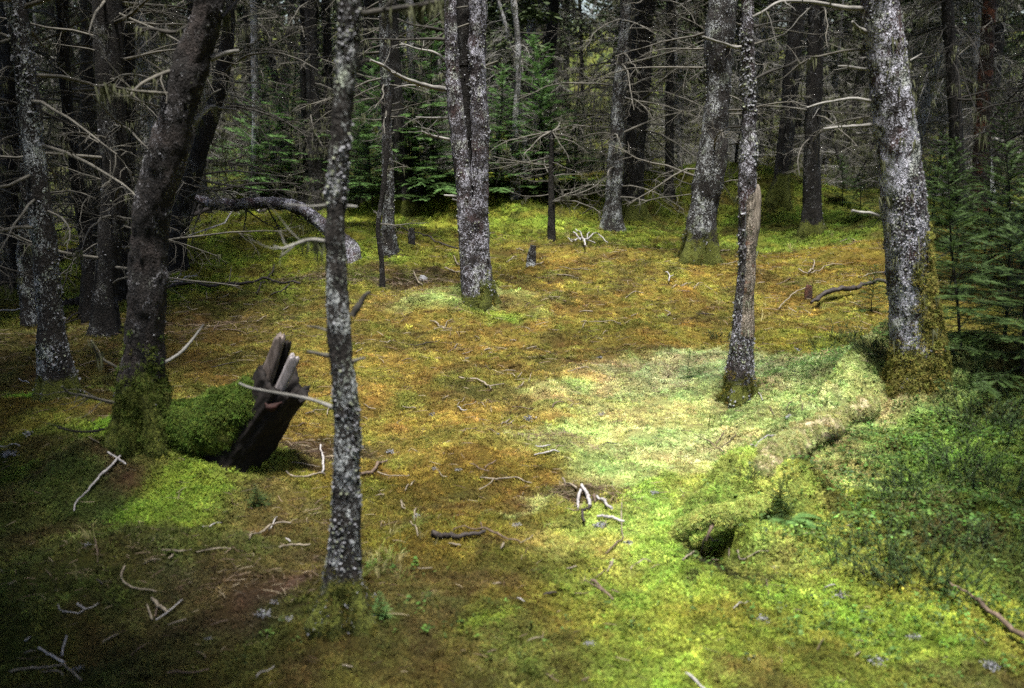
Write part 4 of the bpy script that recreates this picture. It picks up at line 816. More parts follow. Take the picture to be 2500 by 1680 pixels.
# --- mid-distance traced trees
MID_TREES = [
 ('knobbly grey spruce with swollen waist right of centre', [(1650, -30, 60), (1640, 80, 72), (1636, 200, 60), (1627, 330, 66), (1612, 420, 74), (1603, 470, 66), (1597, 560, 70)], (1593, 590), 'bark_grey', dict(mossh=.22, mosscol=(.07, .07, .012), mosssprig=350, lich=700, crown=(26, .7, 3.2, 1.1), foli=(5.2, 1.1, 60), seg=32, ring=.04, amp=.016, freq=9)),
 ('leaning slender trunk with mossy heel behind the knobbly spruce', [(1825, -30, 35), (1805, 150, 38), (1795, 280, 38), (1785, 370, 38), (1776, 440, 44)], (1770, 465), 'bark_dark', dict(mossh=.35, mosssprig=250, crown=(24, .8, 3.6, 1.3), foli=(4.6, 1.4, 120))),
 ('straight dark trunk between the leaning slender one and the thick right trunk', [(1864, -30, 36), (1858, 150, 40), (1852, 300, 38), (1850, 420, 41), (1852, 510, 45)], (1853, 530), 'bark_dark', dict(mossh=.1, mosssprig=80, lich=400, crown=(26, .8, 3.4, 1.2), foli=(4.6, 1.4, 120))),
 ('dark trunk right of the paired pair behind clearing, wrapped in twigs', [(1472, -30, 50), (1458, 200, 48), (1447, 350, 46), (1441, 470, 52)], (1440, 500), 'bark_dark', dict(mossh=.25, mosssprig=200, crown=(44, .5, 3.8, 1.5), foli=(4.4, 1.5, 130))),
 ('slim grey trunk leaning beside the twig wrapped dark trunk', [(1428, -30, 24), (1413, 200, 30), (1403, 350, 35), (1396, 500, 40)], (1394, 528), 'bark_grey', dict(lich=350, crown=(34, .4, 3.6, 1.3), foli=(4.8, 1.2, 90))),
 ('thin dark pole trunk right of the twig wrapped trunk', [(1530, -30, 24), (1527, 200, 21), (1525, 430, 18)], (1525, 456), 'bark_far', dict(crown=(28, .6, 4, 1.2), foli=(5, 1.2, 80))),
 ('dark trunk with spreading roots left of the twin stems', [(890, -30, 32), (898, 150, 35), (908, 300, 38), (917, 440, 42)], (920, 482), 'bark_dark', dict(mossh=.15, crown=(30, 1.0, 3.8, 1.3), foli=(4.6, 1.4, 120), flare=.9, flare_h=.2)),
 ('grey trunk with peeled pale streak left of the twin stems', [(872, -30, 22), (876, 100, 24), (880, 250, 25), (884, 400, 27), (886, 545, 30)], (886, 578), 'bark_grey', dict(lich=350, crown=(22, 1.2, 3.4, 1.1), foli=(5, 1.1, 80))),
 ('dark trunk just left of the slim foreground trunk', [(708, -30, 30), (711, 150, 29), (716, 300, 31), (722, 440, 34)], (724, 470), 'bark_dark', dict(crown=(34, .8, 4, 1.5), foli=(4.6, 1.4, 120), lich=200)),
 ('narrow dark trunk hugging the foreground trunk from behind', [(742, -30, 22), (747, 150, 21), (750, 300, 20), (752, 430, 20)], (752, 462), 'bark_dark', dict(crown=(22, 1, 4, 1.2), foli=(4.8, 1.2, 90))),
 ('thin trunk left of dark trunk near foreground trunk', [(690, -30, 15), (692, 200, 16), (697, 330, 17), (700, 440, 18)], (700, 462), 'bark_far', dict(crown=(22, 1, 4, 1.2), foli=(4.8, 1.2, 80))),
 ('reddish peeling trunk at right behind the green saplings', [(2258, -30, 30), (2247, 150, 32), (2241, 250, 34), (2236, 400, 40)], (2232, 480), 'bark_red', dict(lich=300, crown=(34, .8, 3.4, 1.3), foli=(4.2, 1.5, 130))),
 ('massive dark trunk at the far left edge', [(32, -30, 62), (28, 200, 56), (25, 400, 48), (24, 640, 44)], (24, 680), 'bark_dark', dict(mossh=.15, crown=(34, .7, 3, 1.3), foli=(4.2, 1.5, 110))),
 ('grey lichened trunk second from the left edge', [(45, 60, 34), (58, 250, 34), (66, 420, 36), (62, 600, 42), (75, 690, 44)], (80, 735), 'bark_grey', dict(lich=500, crown=(20, .8, 2.8, 1.1), foli=(4.6, 1.2, 80))),
 ('scaly tapering trunk at left leaning into its neighbours', [(40, 40, 42), (62, 200, 45), (82, 380, 47), (98, 520, 50), (112, 700, 52), (128, 860, 62)], (135, 905), 'bark_grey', dict(seg=36, ring=.03, lich=900, mossh=.08, mosssprig=150, crown=(16, .9, 2.6, 1.0), foli=(4.4, 1.3, 100), amp=.008)),
 ('broad dark trunk left of the leaning trunk', [(244, -30, 66), (249, 150, 66), (258, 320, 62), (262, 420, 58), (248, 560, 54), (240, 700, 50)], (238, 765), 'bark_dark', dict(crown=(44, .4, 3, 1.2), foli=(4.4, 1.4, 110), lich=300)),
 ('slender bowed trunk between left edge trunks and broad dark trunk', [(140, -30, 26), (146, 150, 26), (160, 300, 27), (185, 460, 30), (205, 600, 36), (208, 690, 38)], (208, 725), 'bark_dark', dict(crown=(26, .5, 2.9, 1.1), foli=(4.4, 1.3, 130), lich=250)),
 ('dark trunk tucked right behind the leaning trunk at left', [(292, 330, 30), (286, 450, 32), (278, 560, 34), (274, 650, 36)], (272, 690), 'bark_dark', dict(crown=(30, .4, 2.4, 1.1), foli=(4, 1.4, 120))),
 ('second leaning trunk crossing behind the thick leaning one', [(520, 80, 30), (500, 200, 34), (470, 300, 38), (445, 380, 40), (418, 470, 42), (402, 570, 42)], (398, 615), 'bark_dark', dict(crown=(26, .6, 3, 1.2), foli=(4.2, 1.4, 130))),
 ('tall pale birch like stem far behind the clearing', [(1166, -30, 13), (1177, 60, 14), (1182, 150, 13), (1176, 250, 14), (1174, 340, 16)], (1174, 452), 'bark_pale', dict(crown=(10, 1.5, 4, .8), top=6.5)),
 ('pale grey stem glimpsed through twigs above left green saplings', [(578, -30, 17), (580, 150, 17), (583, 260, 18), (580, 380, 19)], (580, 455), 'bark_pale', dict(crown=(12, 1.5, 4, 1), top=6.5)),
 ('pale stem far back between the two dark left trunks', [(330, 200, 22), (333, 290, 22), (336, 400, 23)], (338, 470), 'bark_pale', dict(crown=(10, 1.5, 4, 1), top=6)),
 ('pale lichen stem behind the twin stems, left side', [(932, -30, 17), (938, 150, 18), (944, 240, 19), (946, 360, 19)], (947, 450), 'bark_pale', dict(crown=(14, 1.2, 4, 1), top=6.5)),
]
for lb, tr, ba, bk, kw in MID_TREES:
    traced('spruce_tree', lb, tr, ba, M[bk], **{**dict(seg=22, ring=.06, amp=.009, freq=12, top=8.5, flare=.8, flare_h=.15), **kw})
# small broken stems
def broken(name, label, tr, base, bark, cat='snag', **kw):
    T, P, r, l = traced(name, label, tr, base, M[bark], **{**dict(seg=18, ring=.03, amp=.006, freq=20, top=0, flare=.4, flare_h=.08), **kw}); T['category'] = cat; return T, l
broken('dead_snag', 'short broken grey pole standing behind the clearing, right of twin stems', [(1258, 300, 12), (1256, 420, 13), (1257, 500, 17)], (1257, 548), 'bark_far', crown=(26, .4, 1.9, .9))
broken('tree_stump', 'small splintered stub in ochre moss right of the twin stems', [(1216, 560, 14), (1211, 590, 20)], (1209, 608), 'bark_grey', 'stump')
broken('tree_stump', 'low red brown stub beside fallen limb left of the right trunk', [(1845, 650, 10), (1843, 665, 14)], (1842, 682), 'bark_red', 'stump')
broken('dead_snag', 'crooked thin dark pole just right of the foreground trunk', [(896, 215, 7), (885, 270, 9), (882, 340, 11), (874, 430, 12), (862, 520, 12), (870, 600, 12)], (872, 655), 'bark_dark', crown=(8, .4, 1.6, .4), amp=.003)
broken('tree_stump', 'dark mossy stub among far mounds left of twin stems', [(938, 520, 10), (938, 540, 14)], (939, 556), 'bark_dark', 'stump')

# ------------------------------------------------------------------ spruce saplings
def sapling_meshes(seed, h=1.6, dense=1.0, droop=.02):
    r = random.Random(seed); tb = MB(); fb = MB()
    P = curve((0, 0, -.05), (0, 0, 1), h+.05, 10, 0, .03, r); tube(tb, P, np.linspace(.016, .003, 10), 7)
    def needles(Q, l, n):
        for k in range(n):
            u = k/n; i_ = min(len(Q)-2, int(u*(len(Q)-1))); f = u*(len(Q)-1)-i_; c = Q[i_]*(1-f)+Q[i_+1]*f
            t_ = Q[i_+1]-Q[i_]; t_ /= np.linalg.norm(t_)+1e-9; sd_ = np.cross(t_, [0, 0, 1]); sd_ /= np.linalg.norm(sd_)+1e-9
            for s in (-1, 1):
                dv = sd_*s*.8+t_*.6+np.array([0, 0, r.uniform(-.1, .45)]); L_ = l*r.uniform(.7, 1.2); w = t_*L_*.13
                fb.add([c-w, c+w, c+dv*L_], tris=[[0, 1, 2]])
    nb = int(h*30*dense)
    for k in range(nb):
        u = (k+r.uniform(0, .8))/nb; u = min(u, .98); zz = .06*h+u*(h*.92); i_ = min(8, int(zz/h*9)); c = P[i_]; c = np.array([c[0], c[1], zz]); a = k*2.4+r.uniform(-.4, .4)
        L = (.44*h*(1-u)**.8+.06)*r.uniform(.7, 1.1)
        Q = curve(c, (math.cos(a), math.sin(a), .12+.5*u), L, 6, droop, .05, r); tube(tb, Q, np.linspace(.004, .0015, 6), 3, cap=False)
        needles(Q, .030, max(8, int(L*110)))
        for s in range(int(3+L*22)):
            v = r.uniform(.2, .95); i2 = min(4, int(v*5)); cc = Q[i2]*(1-(v*5-i2))+Q[i2+1]*(v*5-i2); t_ = Q[i2+1]-Q[i2]; t_ /= np.linalg.norm(t_)
            sd_ = np.cross(t_, [0, 0, 1])*(1 if s % 2 else -1); l2_ = L*(1-v*.6)*r.uniform(.25, .45)
            Q2 = curve(cc, t_*.7+sd_*.8, l2_, 4, droop*1.5, .06, r); needles(Q2, .028, max(5, int(l2_*110)))
    return tb.mesh('trunk', [M['bark_far']]), fb.mesh('crown', [M['needle']], False), None
SAP = [sapling_meshes(s, 1.7, 1.5, d) for s, d in ((3, .02), (4, .035), (5, .015))]
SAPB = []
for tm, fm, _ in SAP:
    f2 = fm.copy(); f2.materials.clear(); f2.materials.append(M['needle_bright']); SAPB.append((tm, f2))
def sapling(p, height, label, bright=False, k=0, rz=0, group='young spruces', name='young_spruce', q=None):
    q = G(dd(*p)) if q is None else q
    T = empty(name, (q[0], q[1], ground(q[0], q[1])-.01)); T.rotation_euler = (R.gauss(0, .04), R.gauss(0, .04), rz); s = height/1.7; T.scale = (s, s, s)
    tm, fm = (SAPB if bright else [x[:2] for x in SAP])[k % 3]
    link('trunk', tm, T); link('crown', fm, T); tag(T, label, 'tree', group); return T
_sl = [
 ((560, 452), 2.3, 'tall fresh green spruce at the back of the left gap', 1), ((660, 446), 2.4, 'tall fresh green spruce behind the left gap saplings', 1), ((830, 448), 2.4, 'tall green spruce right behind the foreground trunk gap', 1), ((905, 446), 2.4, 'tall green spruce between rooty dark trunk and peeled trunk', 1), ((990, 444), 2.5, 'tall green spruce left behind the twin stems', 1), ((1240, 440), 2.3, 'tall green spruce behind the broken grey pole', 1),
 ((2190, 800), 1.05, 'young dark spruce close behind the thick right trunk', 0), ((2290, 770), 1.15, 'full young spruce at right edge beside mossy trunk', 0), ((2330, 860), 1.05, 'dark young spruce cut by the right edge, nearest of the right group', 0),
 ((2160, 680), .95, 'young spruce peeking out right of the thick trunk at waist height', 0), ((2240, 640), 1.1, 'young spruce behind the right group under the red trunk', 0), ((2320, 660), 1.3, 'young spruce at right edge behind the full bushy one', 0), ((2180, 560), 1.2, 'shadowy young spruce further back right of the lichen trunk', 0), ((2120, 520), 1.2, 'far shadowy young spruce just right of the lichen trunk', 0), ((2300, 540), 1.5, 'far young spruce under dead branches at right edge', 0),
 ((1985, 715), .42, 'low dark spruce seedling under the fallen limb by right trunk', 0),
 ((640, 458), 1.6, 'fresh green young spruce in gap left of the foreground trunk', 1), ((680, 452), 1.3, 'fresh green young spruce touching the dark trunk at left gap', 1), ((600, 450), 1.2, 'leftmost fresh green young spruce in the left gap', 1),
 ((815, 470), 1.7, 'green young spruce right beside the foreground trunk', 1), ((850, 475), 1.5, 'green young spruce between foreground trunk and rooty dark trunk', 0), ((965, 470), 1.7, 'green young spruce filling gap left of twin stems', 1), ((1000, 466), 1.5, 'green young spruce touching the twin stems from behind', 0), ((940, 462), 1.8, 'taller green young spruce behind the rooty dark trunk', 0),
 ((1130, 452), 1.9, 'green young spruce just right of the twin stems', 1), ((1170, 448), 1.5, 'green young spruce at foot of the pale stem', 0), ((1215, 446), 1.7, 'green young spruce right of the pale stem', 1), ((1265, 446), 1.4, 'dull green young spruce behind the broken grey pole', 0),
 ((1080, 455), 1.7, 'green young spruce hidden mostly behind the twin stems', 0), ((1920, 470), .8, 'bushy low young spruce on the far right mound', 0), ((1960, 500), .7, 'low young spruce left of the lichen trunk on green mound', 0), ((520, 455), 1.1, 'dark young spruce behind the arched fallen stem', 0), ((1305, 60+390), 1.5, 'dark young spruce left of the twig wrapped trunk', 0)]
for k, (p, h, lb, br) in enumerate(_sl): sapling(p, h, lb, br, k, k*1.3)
sapling(dd(0, 0), .20, 'tiny spruce seedling standing in pale mint moss', True, 0, .3, 'seedlings', 'spruce_seedling', G(z(6, 50, 1020)))
sapling(dd(0, 0), .17, 'tiny spruce seedling on the mossy hump above dark hollow', False, 1, 2, 'seedlings', 'spruce_seedling', G(z(9, 690, 400)))
sapling(dd(0, 0), .12, 'tiny spruce seedling on bright green bank below the leaning trunk', False, 2, 1, 'seedlings', 'spruce_seedling', G(z(7, 1750, 330)))
sapling(dd(0, 0), .11, 'tiny green seedling tucked at right foot of foreground trunk', True, 2, 1, 'seedlings', 'spruce_seedling', G(z(8, 270, 1090)))

# ------------------------------------------------------------------ heath shrubs: upright wispy stems with short leaves
def shrub_mesh(seed, h, n, spread):
    r = random.Random(seed); sb = MB(); fb = MB()
    for _ in range(n):
        a = r.uniform(0, 6.28); d0 = spread*math.sqrt(r.random()); c = np.array([math.cos(a)*d0, math.sin(a)*d0, -.02])
        L = h*r.uniform(.45, 1.1); Q = curve(c, (math.cos(a)*.9*r.random(), math.sin(a)*.9*r.random(), 1), L, 6, .02, .20, r)
        tube(sb, Q, np.linspace(.0022, .0009, 6), 3, cap=False)
        for k in range(int(L*330)):
            u = r.uniform(.2, 1); i_ = min(4, int(u*5)); p = Q[i_]*(1-(u*5-i_))+Q[i_+1]*(u*5-i_); aa = r.uniform(0, 6.28)
            dv = np.array([math.cos(aa), math.sin(aa), r.uniform(-.1, .8)])*r.uniform(.008, .018); w = np.array([-math.sin(aa), math.cos(aa), 0])*.0022
            fb.add([p-w, p+w, p+dv], tris=[[0, 1, 2]])
    return sb.mesh('stem', [M['twig_dark']]), fb.mesh('crown', [M['needle']], False)
SHR = [shrub_mesh(s, .20, 46, .16) for s in (1, 2, 3)]
_sh = [((2200, 1060), 1.0, 'dark wispy heath shrub rising above the leafy patch at right'), ((2120, 1110), 1.0, 'heath shrub left of the tallest one in the leafy patch'), ((2050, 1130), .8, 'heath shrub right beside the mossy hump'), ((2250, 1120), .9, 'heath shrub nearest the right edge in leafy patch'),
 ((1960, 1290), .9, 'heath shrub at left end of the dark strip, lower right'), ((2060, 1310), 1.0, 'heath shrub in the middle of dark strip, lower right'), ((2150, 1340), 1.0, 'heath shrub at right end of the dark strip, lower right'), ((2020, 1240), .8, 'heath shrub above the dark strip, lower right'),
 ((2180, 880), 1.1, 'heath shrub at right foot of the thick right trunk'), ((2270, 920), 1.3, 'heath shrub under the young spruces at right edge'), ((2230, 960), 1.2, 'heath shrub right of the mossy trunk foot'), ((2310, 990), 1.2, 'heath shrub at right edge above leafy patch'),
 ((1930, 770), .9, 'dark low shrub left of the thick right trunk'), ((1880, 800), .7, 'sparse dark shrub between snag and right trunk'), ((1770, 850), .5, 'small shrub just right of the snag foot'), ((1990, 800), .8, 'dark shrub touching left foot of thick right trunk'), ((1920, 1000), .5, 'small dark shrub beside the bare buried root'), ((1700, 1090), .4, 'small sprig of shrub on the mossy root ridge'), ((2180, 1240), .8, 'heath shrub below the leafy patch at right'), ((2290, 1250), .8, 'heath shrub on the brown bank at right edge'),
 ((1600, 850), .35, 'wispy shrub in the mint moss left of the snag'), ((590, 1150), .35, 'dark little shrub on the bright green bank, left'), ((1810, 940), .35, 'bare little shrub right of snag in pale moss'), ((1640, 770), .5, 'thin heath tuft at rear edge of pale moss')]
for k, (p, s, lb) in enumerate(_sh):
    q = G(dd(*p)); T = empty('heath_shrub', (q[0], q[1], ground(q[0], q[1]))); s *= .85; T.scale = (s, s, s); T.rotation_euler = (0, 0, k*1.7)
    a, b_ = SHR[k % 3]; link('stem', a, T); link('crown', b_, T); tag(T, lb, 'shrub', 'heath shrubs')
# fern on the hump
def fern(p, label, s):
    q = G(p); T = empty('fern', (q[0], q[1], ground(q[0], q[1]))); r = random.Random(4)
    for k in range(5):
        mb = MB(); a = -2.4+k*.75; Q = curve((0, 0, 0), (math.cos(a), math.sin(a), .9), s, 9, .16, .03, r); tube(mb, Q, np.linspace(.002, .0006, 9), 3, cap=False)
        for i_ in range(1, 8):
            t_ = Q[i_+1]-Q[i_]; t_ /= np.linalg.norm(t_); sd_ = np.cross(t_, [0, 0, 1]); sd_ /= np.linalg.norm(sd_)
            for f in (0, .33, .66):
                c = Q[i_]*(1-f)+Q[i_+1]*f
                for sg in (-1, 1):
                    L = s*.20*math.sin(math.pi*(i_+f+.6)/9.4); mb.add([c-t_*.004, c+t_*.005, c+sd_*sg*L+t_*L*.4], tris=[[0, 1, 2]])
        link('frond', mb.mesh('frond', [M['needle_bright']], False), T)
    tag(T, label, 'fern')
fern(z(9, 730, 430), 'small fern arching below the mossy hump, right of dark hollow', .16)

# ------------------------------------------------------------------ sticks and fallen limbs, each its own object
STICKS = []
def stick(trace, w, m, label=None, forks=(), name='stick', lift=.3, arch=0., seg=6, cat='stick', group='sticks lying on the moss', rough=.25):
    G0 = [G(p) for p in trace]; c = np.mean(G0, axis=0); loc = np.array([c[0], c[1], ground(c[0], c[1])])
    mb = MB()
    def one(tr, ww, zoff=0.):
        Q = np.array([G(p) for p in tr]); Q[:, 2] = H(Q[:, 0], Q[:, 1]); n = max(5, len(tr)*4)
        Q = catmull(Q, n) if len(Q) > 2 else Q[0]+(Q[1]-Q[0])*np.linspace(0, 1, n)[:, None]
        r = np.interp(np.linspace(0, 1, n), np.linspace(0, 1, len(ww)), ww)*.43*np.linalg.norm(Q-CAM, axis=1)/FPX
        gz = H(Q[:, 0], Q[:, 1]); Q[:, 2] = np.maximum(gz*.5+np.linspace(gz[0], gz[-1], n)*.5, gz)+r*lift*1.4+.013+r*.3+zoff+arch*np.sin(np.linspace(0, math.pi, n))
        Q += rng.normal(0, 1, (n, 3))*r[:, None]*.34
        tube(mb, Q-loc, r, seg, 0, lambda V, th, d: rough*r[:, None]*fbm(V[..., 0]*50, V[..., 1]*50, V[..., 2]*50, 2))
        return Q
    one(trace, w)
    for tr, ww in forks: one(tr, ww, .004)
    o = link(name, mb.mesh(name, [M[m]])); o.location = loc
    if label: tag(o, label, cat, group)
    else: STICKS.append((o, loc, m)); o['category'] = cat; o['group'] = group
    return o
def zz(r, *pts_): return [z(r, x, y) for x, y in pts_]
# notable ones
stick(zz(5, (805, 1020), (960, 1060), (1010, 1080), (1110, 1065)), (4.5, 5.5, 3.5), 'stick_pale', 'pale bare forked stick alone on ochre moss, centre of clearing', [(zz(5, (985, 1075), (1025, 1105)), (4, 3))])
stick(zz(5, (610, 635), (660, 660), (705, 688)), (3, 5, 4), 'stick_pale', 'pale three pronged stick in front of twin stems mossy foot', [(zz(5, (640, 700), (700, 688), (760, 682)), (2.5, 2)), (zz(5, (712, 685), (725, 650), (765, 625)), (3, 2))])
stick(zz(5, (1635, 640), (1740, 645), (1840, 635), (1905, 650)), (2.5, 3), 'stick_pale', 'long thin pale twig across ochre moss, right of twin stems', [(zz(5, (1645, 680), (1665, 645)), (2, 2))])
stick(zz(8, (615, 545), (700, 562), (800, 562), (900, 545), (990, 530)), (16, 15, 9), 'stick_dark', 'blackened rotten log piece lying in foreground moss', name='rotten_log', cat='log', seg=10, rough=.4)
stick(zz(8, (770, 520), (880, 510), (970, 515), (1070, 555), (1130, 590), (1220, 605)), (3, 5, 6, 4), 'stick_brown', 'brown forked branch lying over the blackened log', [(zz(8, (955, 480), (970, 515)), (4, 4))], lift=2.4)
stick(zz(8, (950, 160), (1040, 168), (1150, 155), (1230, 165), (1300, 185)), (4, 4, 3), 'stick_pale', 'long buff twig with side fork behind blackened log', [(zz(8, (945, 240), (1000, 210), (1045, 170)), (3, 3.5))])
stick(zz(8, (1912, 320), (1908, 450), (1920, 555)), (3, 3.5), 'stick_pale', 'straight thin twig pointing away at edge of pale moss, foreground')
stick(zz(8, (1925, 565), (1860, 615), (1800, 670)), (6, 5, 4), 'stick_brown', 'curved brown twig below the bark chip pile')
stick(zz(8, (1855, 715), (1835, 750), (1808, 800)), (9, 9, 3), 'stick_pale', 'cream wood chip tapering to a point, lower centre right', name='wood_chip', cat='wood chip')
stick(zz(8, (1970, 780), (2050, 730), (2110, 725)), (3, 4, 3), 'stick_pale', 'small bent buff twig right of the cream pointed chip')
for k, (tr, w, m) in enumerate([(zz(8, (1510, 165), (1560, 195), (1610, 230)), (6, 5), 'stick_pale'), (zz(8, (1635, 245), (1620, 300), (1612, 365)), (8, 7), 'stick_grey'), (zz(8, (1640, 225), (1680, 290), (1695, 355)), (9, 10), 'stick_grey'), (zz(8, (1740, 290), (1790, 325), (1845, 370)), (8, 8), 'stick_grey'), (zz(8, (1745, 425), (1830, 430), (1930, 465)), (8, 7), 'stick_grey'), (zz(8, (1720, 270), (1735, 320)), (7, 6), 'stick_brown'), (zz(8, (1640, 380), (1700, 350)), (7, 6), 'stick_dark'), (zz(8, (1650, 470), (1645, 380)), (8, 5), 'stick_dark'), (zz(8, (1580, 380), (1620, 375)), (4, 4), 'stick_brown')]):
    stick(tr, w, m, ['buff stick pointing into the bark chip pile from behind', 'leftmost upright grey chip of the bark chip pile', 'broad grey chip in middle of the bark chip pile', 'slanting grey chip at right of bark chip pile', 'pinkish grey chip lying flat below the bark chip pile', 'short brown chip at top of bark chip pile', 'dark chip under the broad grey chip', 'dark crumbly chip at bottom of bark chip pile', 'tiny brown chip at left of bark chip pile'][k], name='wood_chip', cat='wood chip', group='bark chip pile', lift=.8)
stick(zz(8, (1700, 860), (1780, 920), (1855, 985)), (8, 9, 6), 'stick_brown', 'thick reddish brown stick of the pair, lower centre right')
stick(zz(8, (1655, 855), (1740, 895), (1830, 955)), (3, 3), 'stick_brown', 'thin reddish brown stick of the pair, lower centre right')
stick(zz(8, (255, 110), (330, 135), (470, 140)), (4, 3.5, 2.5), 'stick_pale', 'pale twig right of foreground trunk at mid height')
stick(zz(8, (155, 130), (240, 95), (320, 30)), (9, 9, 5), 'stick_brown', 'red brown broken stick poking out right of foreground trunk')
stick(zz(7, (850, 755), (825, 820), (850, 880), (930, 930), (1065, 935)), (4, 5, 4), 'stick_pale', 'curved hook shaped pale stick in dark moss, lower left')
stick(zz(7, (1030, 985), (1080, 1035), (1135, 1080)), (8, 9, 8), 'stick_pale', 'stubby thick pale stick, part of crossed sticks lower left')
stick(zz(7, (1240, 998), (1150, 1075), (1065, 1140)), (3, 4), 'stick_grey', 'thin grey stick crossing the stubby pale stick, lower left', lift=1.5)
stick(zz(7, (1000, 1030), (1035, 1120)), (4, 5), 'stick_pale', 'short pale stick left of the crossed sticks, lower left')
stick(zz(7, (75, 1475), (240, 1455), (430, 1430)), (6, 6), 'stick_pale', 'long tan stick in bottom left corner, lowest of three meeting')
stick(zz(7, (260, 1325), (350, 1375), (440, 1430)), (5, 6), 'stick_grey', 'grey stick slanting down to the meeting point, bottom left corner', lift=1.2)
stick(zz(7, (440, 1430), (550, 1535)), (6, 5), 'stick_pale', 'tan stick running from the meeting point to bottom edge, left')
stick(zz(7, (455, 1235), (440, 1300), (420, 1380)), (4, 5), 'stick_grey', 'grey stick standing above the three meeting sticks, bottom left')
stick(zz(7, (1690, 575), (1800, 545), (1880, 485), (1975, 462)), (5, 6, 4), 'stick_pale', 'bent pale stick just left of foreground trunk base')
stick(zz(7, (1895, 635), (2000, 618), (2105, 605)), (4, 5), 'stick_pale', 'straight pale stick touching left of foreground trunk base')
stick(zz(7, (820, 20), (720, 125), (640, 210), (590, 260), (545, 300), (515, 340), (505, 385)), (6, 7, 5, 4, 4), 'stick_grey', 'long grey crooked stick on mossy slope below leaning trunk', [(zz(7, (735, 0), (790, 40), (860, 75)), (6, 5))], lift=1.2)
stick(zz(7, (1945, 110), (1995, 145), (2100, 145), (2200, 125)), (4, 5, 5), 'stick_pale', 'pale stick on red soil left of foreground trunk')
stick(zz(7, (2175, -60), (2195, 60), (2190, 130)), (5, 6), 'stick_grey', 'pinkish stick upright over red soil left of foreground trunk', lift=1.5)
stick(zz(7, (1975, 50), (2080, 70), (2170, 80)), (3, 3), 'stick_pale', 'thin pale twig behind pale stick on red soil')
stick(zz(4, (1110, 445), (1250, 420), (1420, 430), (1550, 425), (1680, 400), (1800, 375), (1900, 395), (2040, 400)), (9, 9, 8, 6, 5), 'stick_dark', 'long dark fallen branch on green moss right of leaning trunk', [(zz(4, (1800, 372), (1850, 310), (1865, 260)), (5, 3)), (zz(4, (1740, 460), (1800, 380)), (4, 4)), (zz(4, (1960, 400), (1900, 450), (1840, 470)), (4, 3))], name='fallen_branch', cat='branch', lift=2)
stick(zz(4, (1110, 400), (1200, 385), (1260, 355), (1340, 345)), (4, 5, 4), 'stick_grey', 'pale grey branch above long dark fallen branch', [(zz(4, (1110, 440), (1170, 400), (1230, 320)), (3, 2))], name='fallen_branch', cat='branch', lift=3)
stick(zz(4, (350, 250), (430, 200), (500, 175), (590, 160)), (17, 17, 15), 'stick_dark', 'upper dark log lying between left edge trunks', name='fallen_log', cat='log', seg=10)
stick(zz(4, (380, 545), (470, 520), (570, 498)), (17, 16), 'stick_dark', 'lower dark log lying between left edge trunks', name='fallen_log', cat='log', seg=10)
stick(zz(4, (440, 690), (480, 640), (620, 610), (760, 600)), (6, 5, 4), 'stick_dark', 'dark bent branch right of scaly left trunk', [(zz(4, (430, 680), (600, 580), (750, 540)), (3, 3))], name='fallen_branch', cat='branch', lift=3)
stick(zz(4, (-40, 602), (60, 600), (190, 590)), (5, 5), 'stick_grey', 'grey branch leaning in from left edge', name='fallen_branch', cat='branch', lift=4)
stick(zz(6, (885, 540), (960, 510), (1060, 490), (1150, 460), (1270, 420), (1420, 410)), (8, 13, 14, 10, 8), 'stick_dark', 'dark rough fallen limb pointing at the thick right trunk', name='fallen_branch', cat='branch', seg=9, lift=2.2, rough=.45)
stick(zz(6, (1210, 330), (1300, 320), (1390, 300)), (3, 4), 'stick_pale', 'pale twig left of the thick right trunk above dark limb')
stick(zz(6, (805, 295), (870, 320), (910, 265), (900, 225)), (4, 4, 3), 'stick_pale', 'upturned pale twig with curl on orange moss, right of snag', [(zz(6, (890, 320), (1000, 270), (1100, 260)), (3, 2.5))], lift=2)
stick(zz(6, (670, 565), (720, 515), (790, 450), (870, 415)), (3, 3), 'stick_pale', 'thin straw stem bending toward red brown stub', lift=3)
stick(zz(6, (480, 1490), (560, 1470), (700, 1445), (830, 1415), (1010, 1400)), (4, 4, 2.5), 'stick_grey', 'slim grey twig lying along the buried root', [(zz(6, (600, 1440), (700, 1400)), (4, 3)), (zz(6, (760, 1430), (830, 1390)), (4, 3))], lift=1.5)
stick(zz(6, (95, 1410), (180, 1450), (300, 1540)), (3, 3), 'stick_brown', 'brown twig in pale moss below the snag', [(zz(6, (245, 1475), (300, 1405)), (3, 2.5))])
stick(zz(6, (275, 1500), (380, 1420)), (3, 2.5), 'stick_dark', 'dark twig right of the brown twig below snag')
stick(zz(9, (15, 720), (80, 680), (155, 640), (220, 625), (270, 590)), (5, 5, 4), 'stick_pale', 'whitish forked twig in front of the dark hollow', [(zz(9, (140, 655), (220, 665)), (4, 4))], lift=1)
stick(zz(9, (330, 670), (400, 700), (460, 700), (530, 670), (600, 652)), (4, 5, 3), 'stick_pale', 'wavy pale twig right of whitish forked twig')
stick(zz(9, (1820, 880), (1930, 950), (2050, 1060), (2170, 1150), (2330, 1280)), (6, 9, 13, 15), 'stick_brown', 'long brown pole lying diagonally in lower right corner', name='fallen_branch', cat='branch', seg=10, lift=1.2)
stick(zz(9, (40, 1490), (120, 1560), (180, 1620)), (6, 6), 'stick_grey', 'grey stick at bottom edge right of centre')
stick(zz(5, (290, 5), (420, 35), (550, 80), (680, 150), (800, 190)), (3, 4, 4, 5), 'stick_dark', 'dark thin branch slanting down behind twin stems', name='fallen_branch', cat='branch', lift=6)
stick(zz(5, (770, 205), (790, 255), (825, 280), (835, 320)), (3, 4), 'stick_pale', 'pale crooked twig standing left of twin stems foot', [(zz(5, (715, 295), (780, 330), (830, 320)), (4, 4))], lift=3)
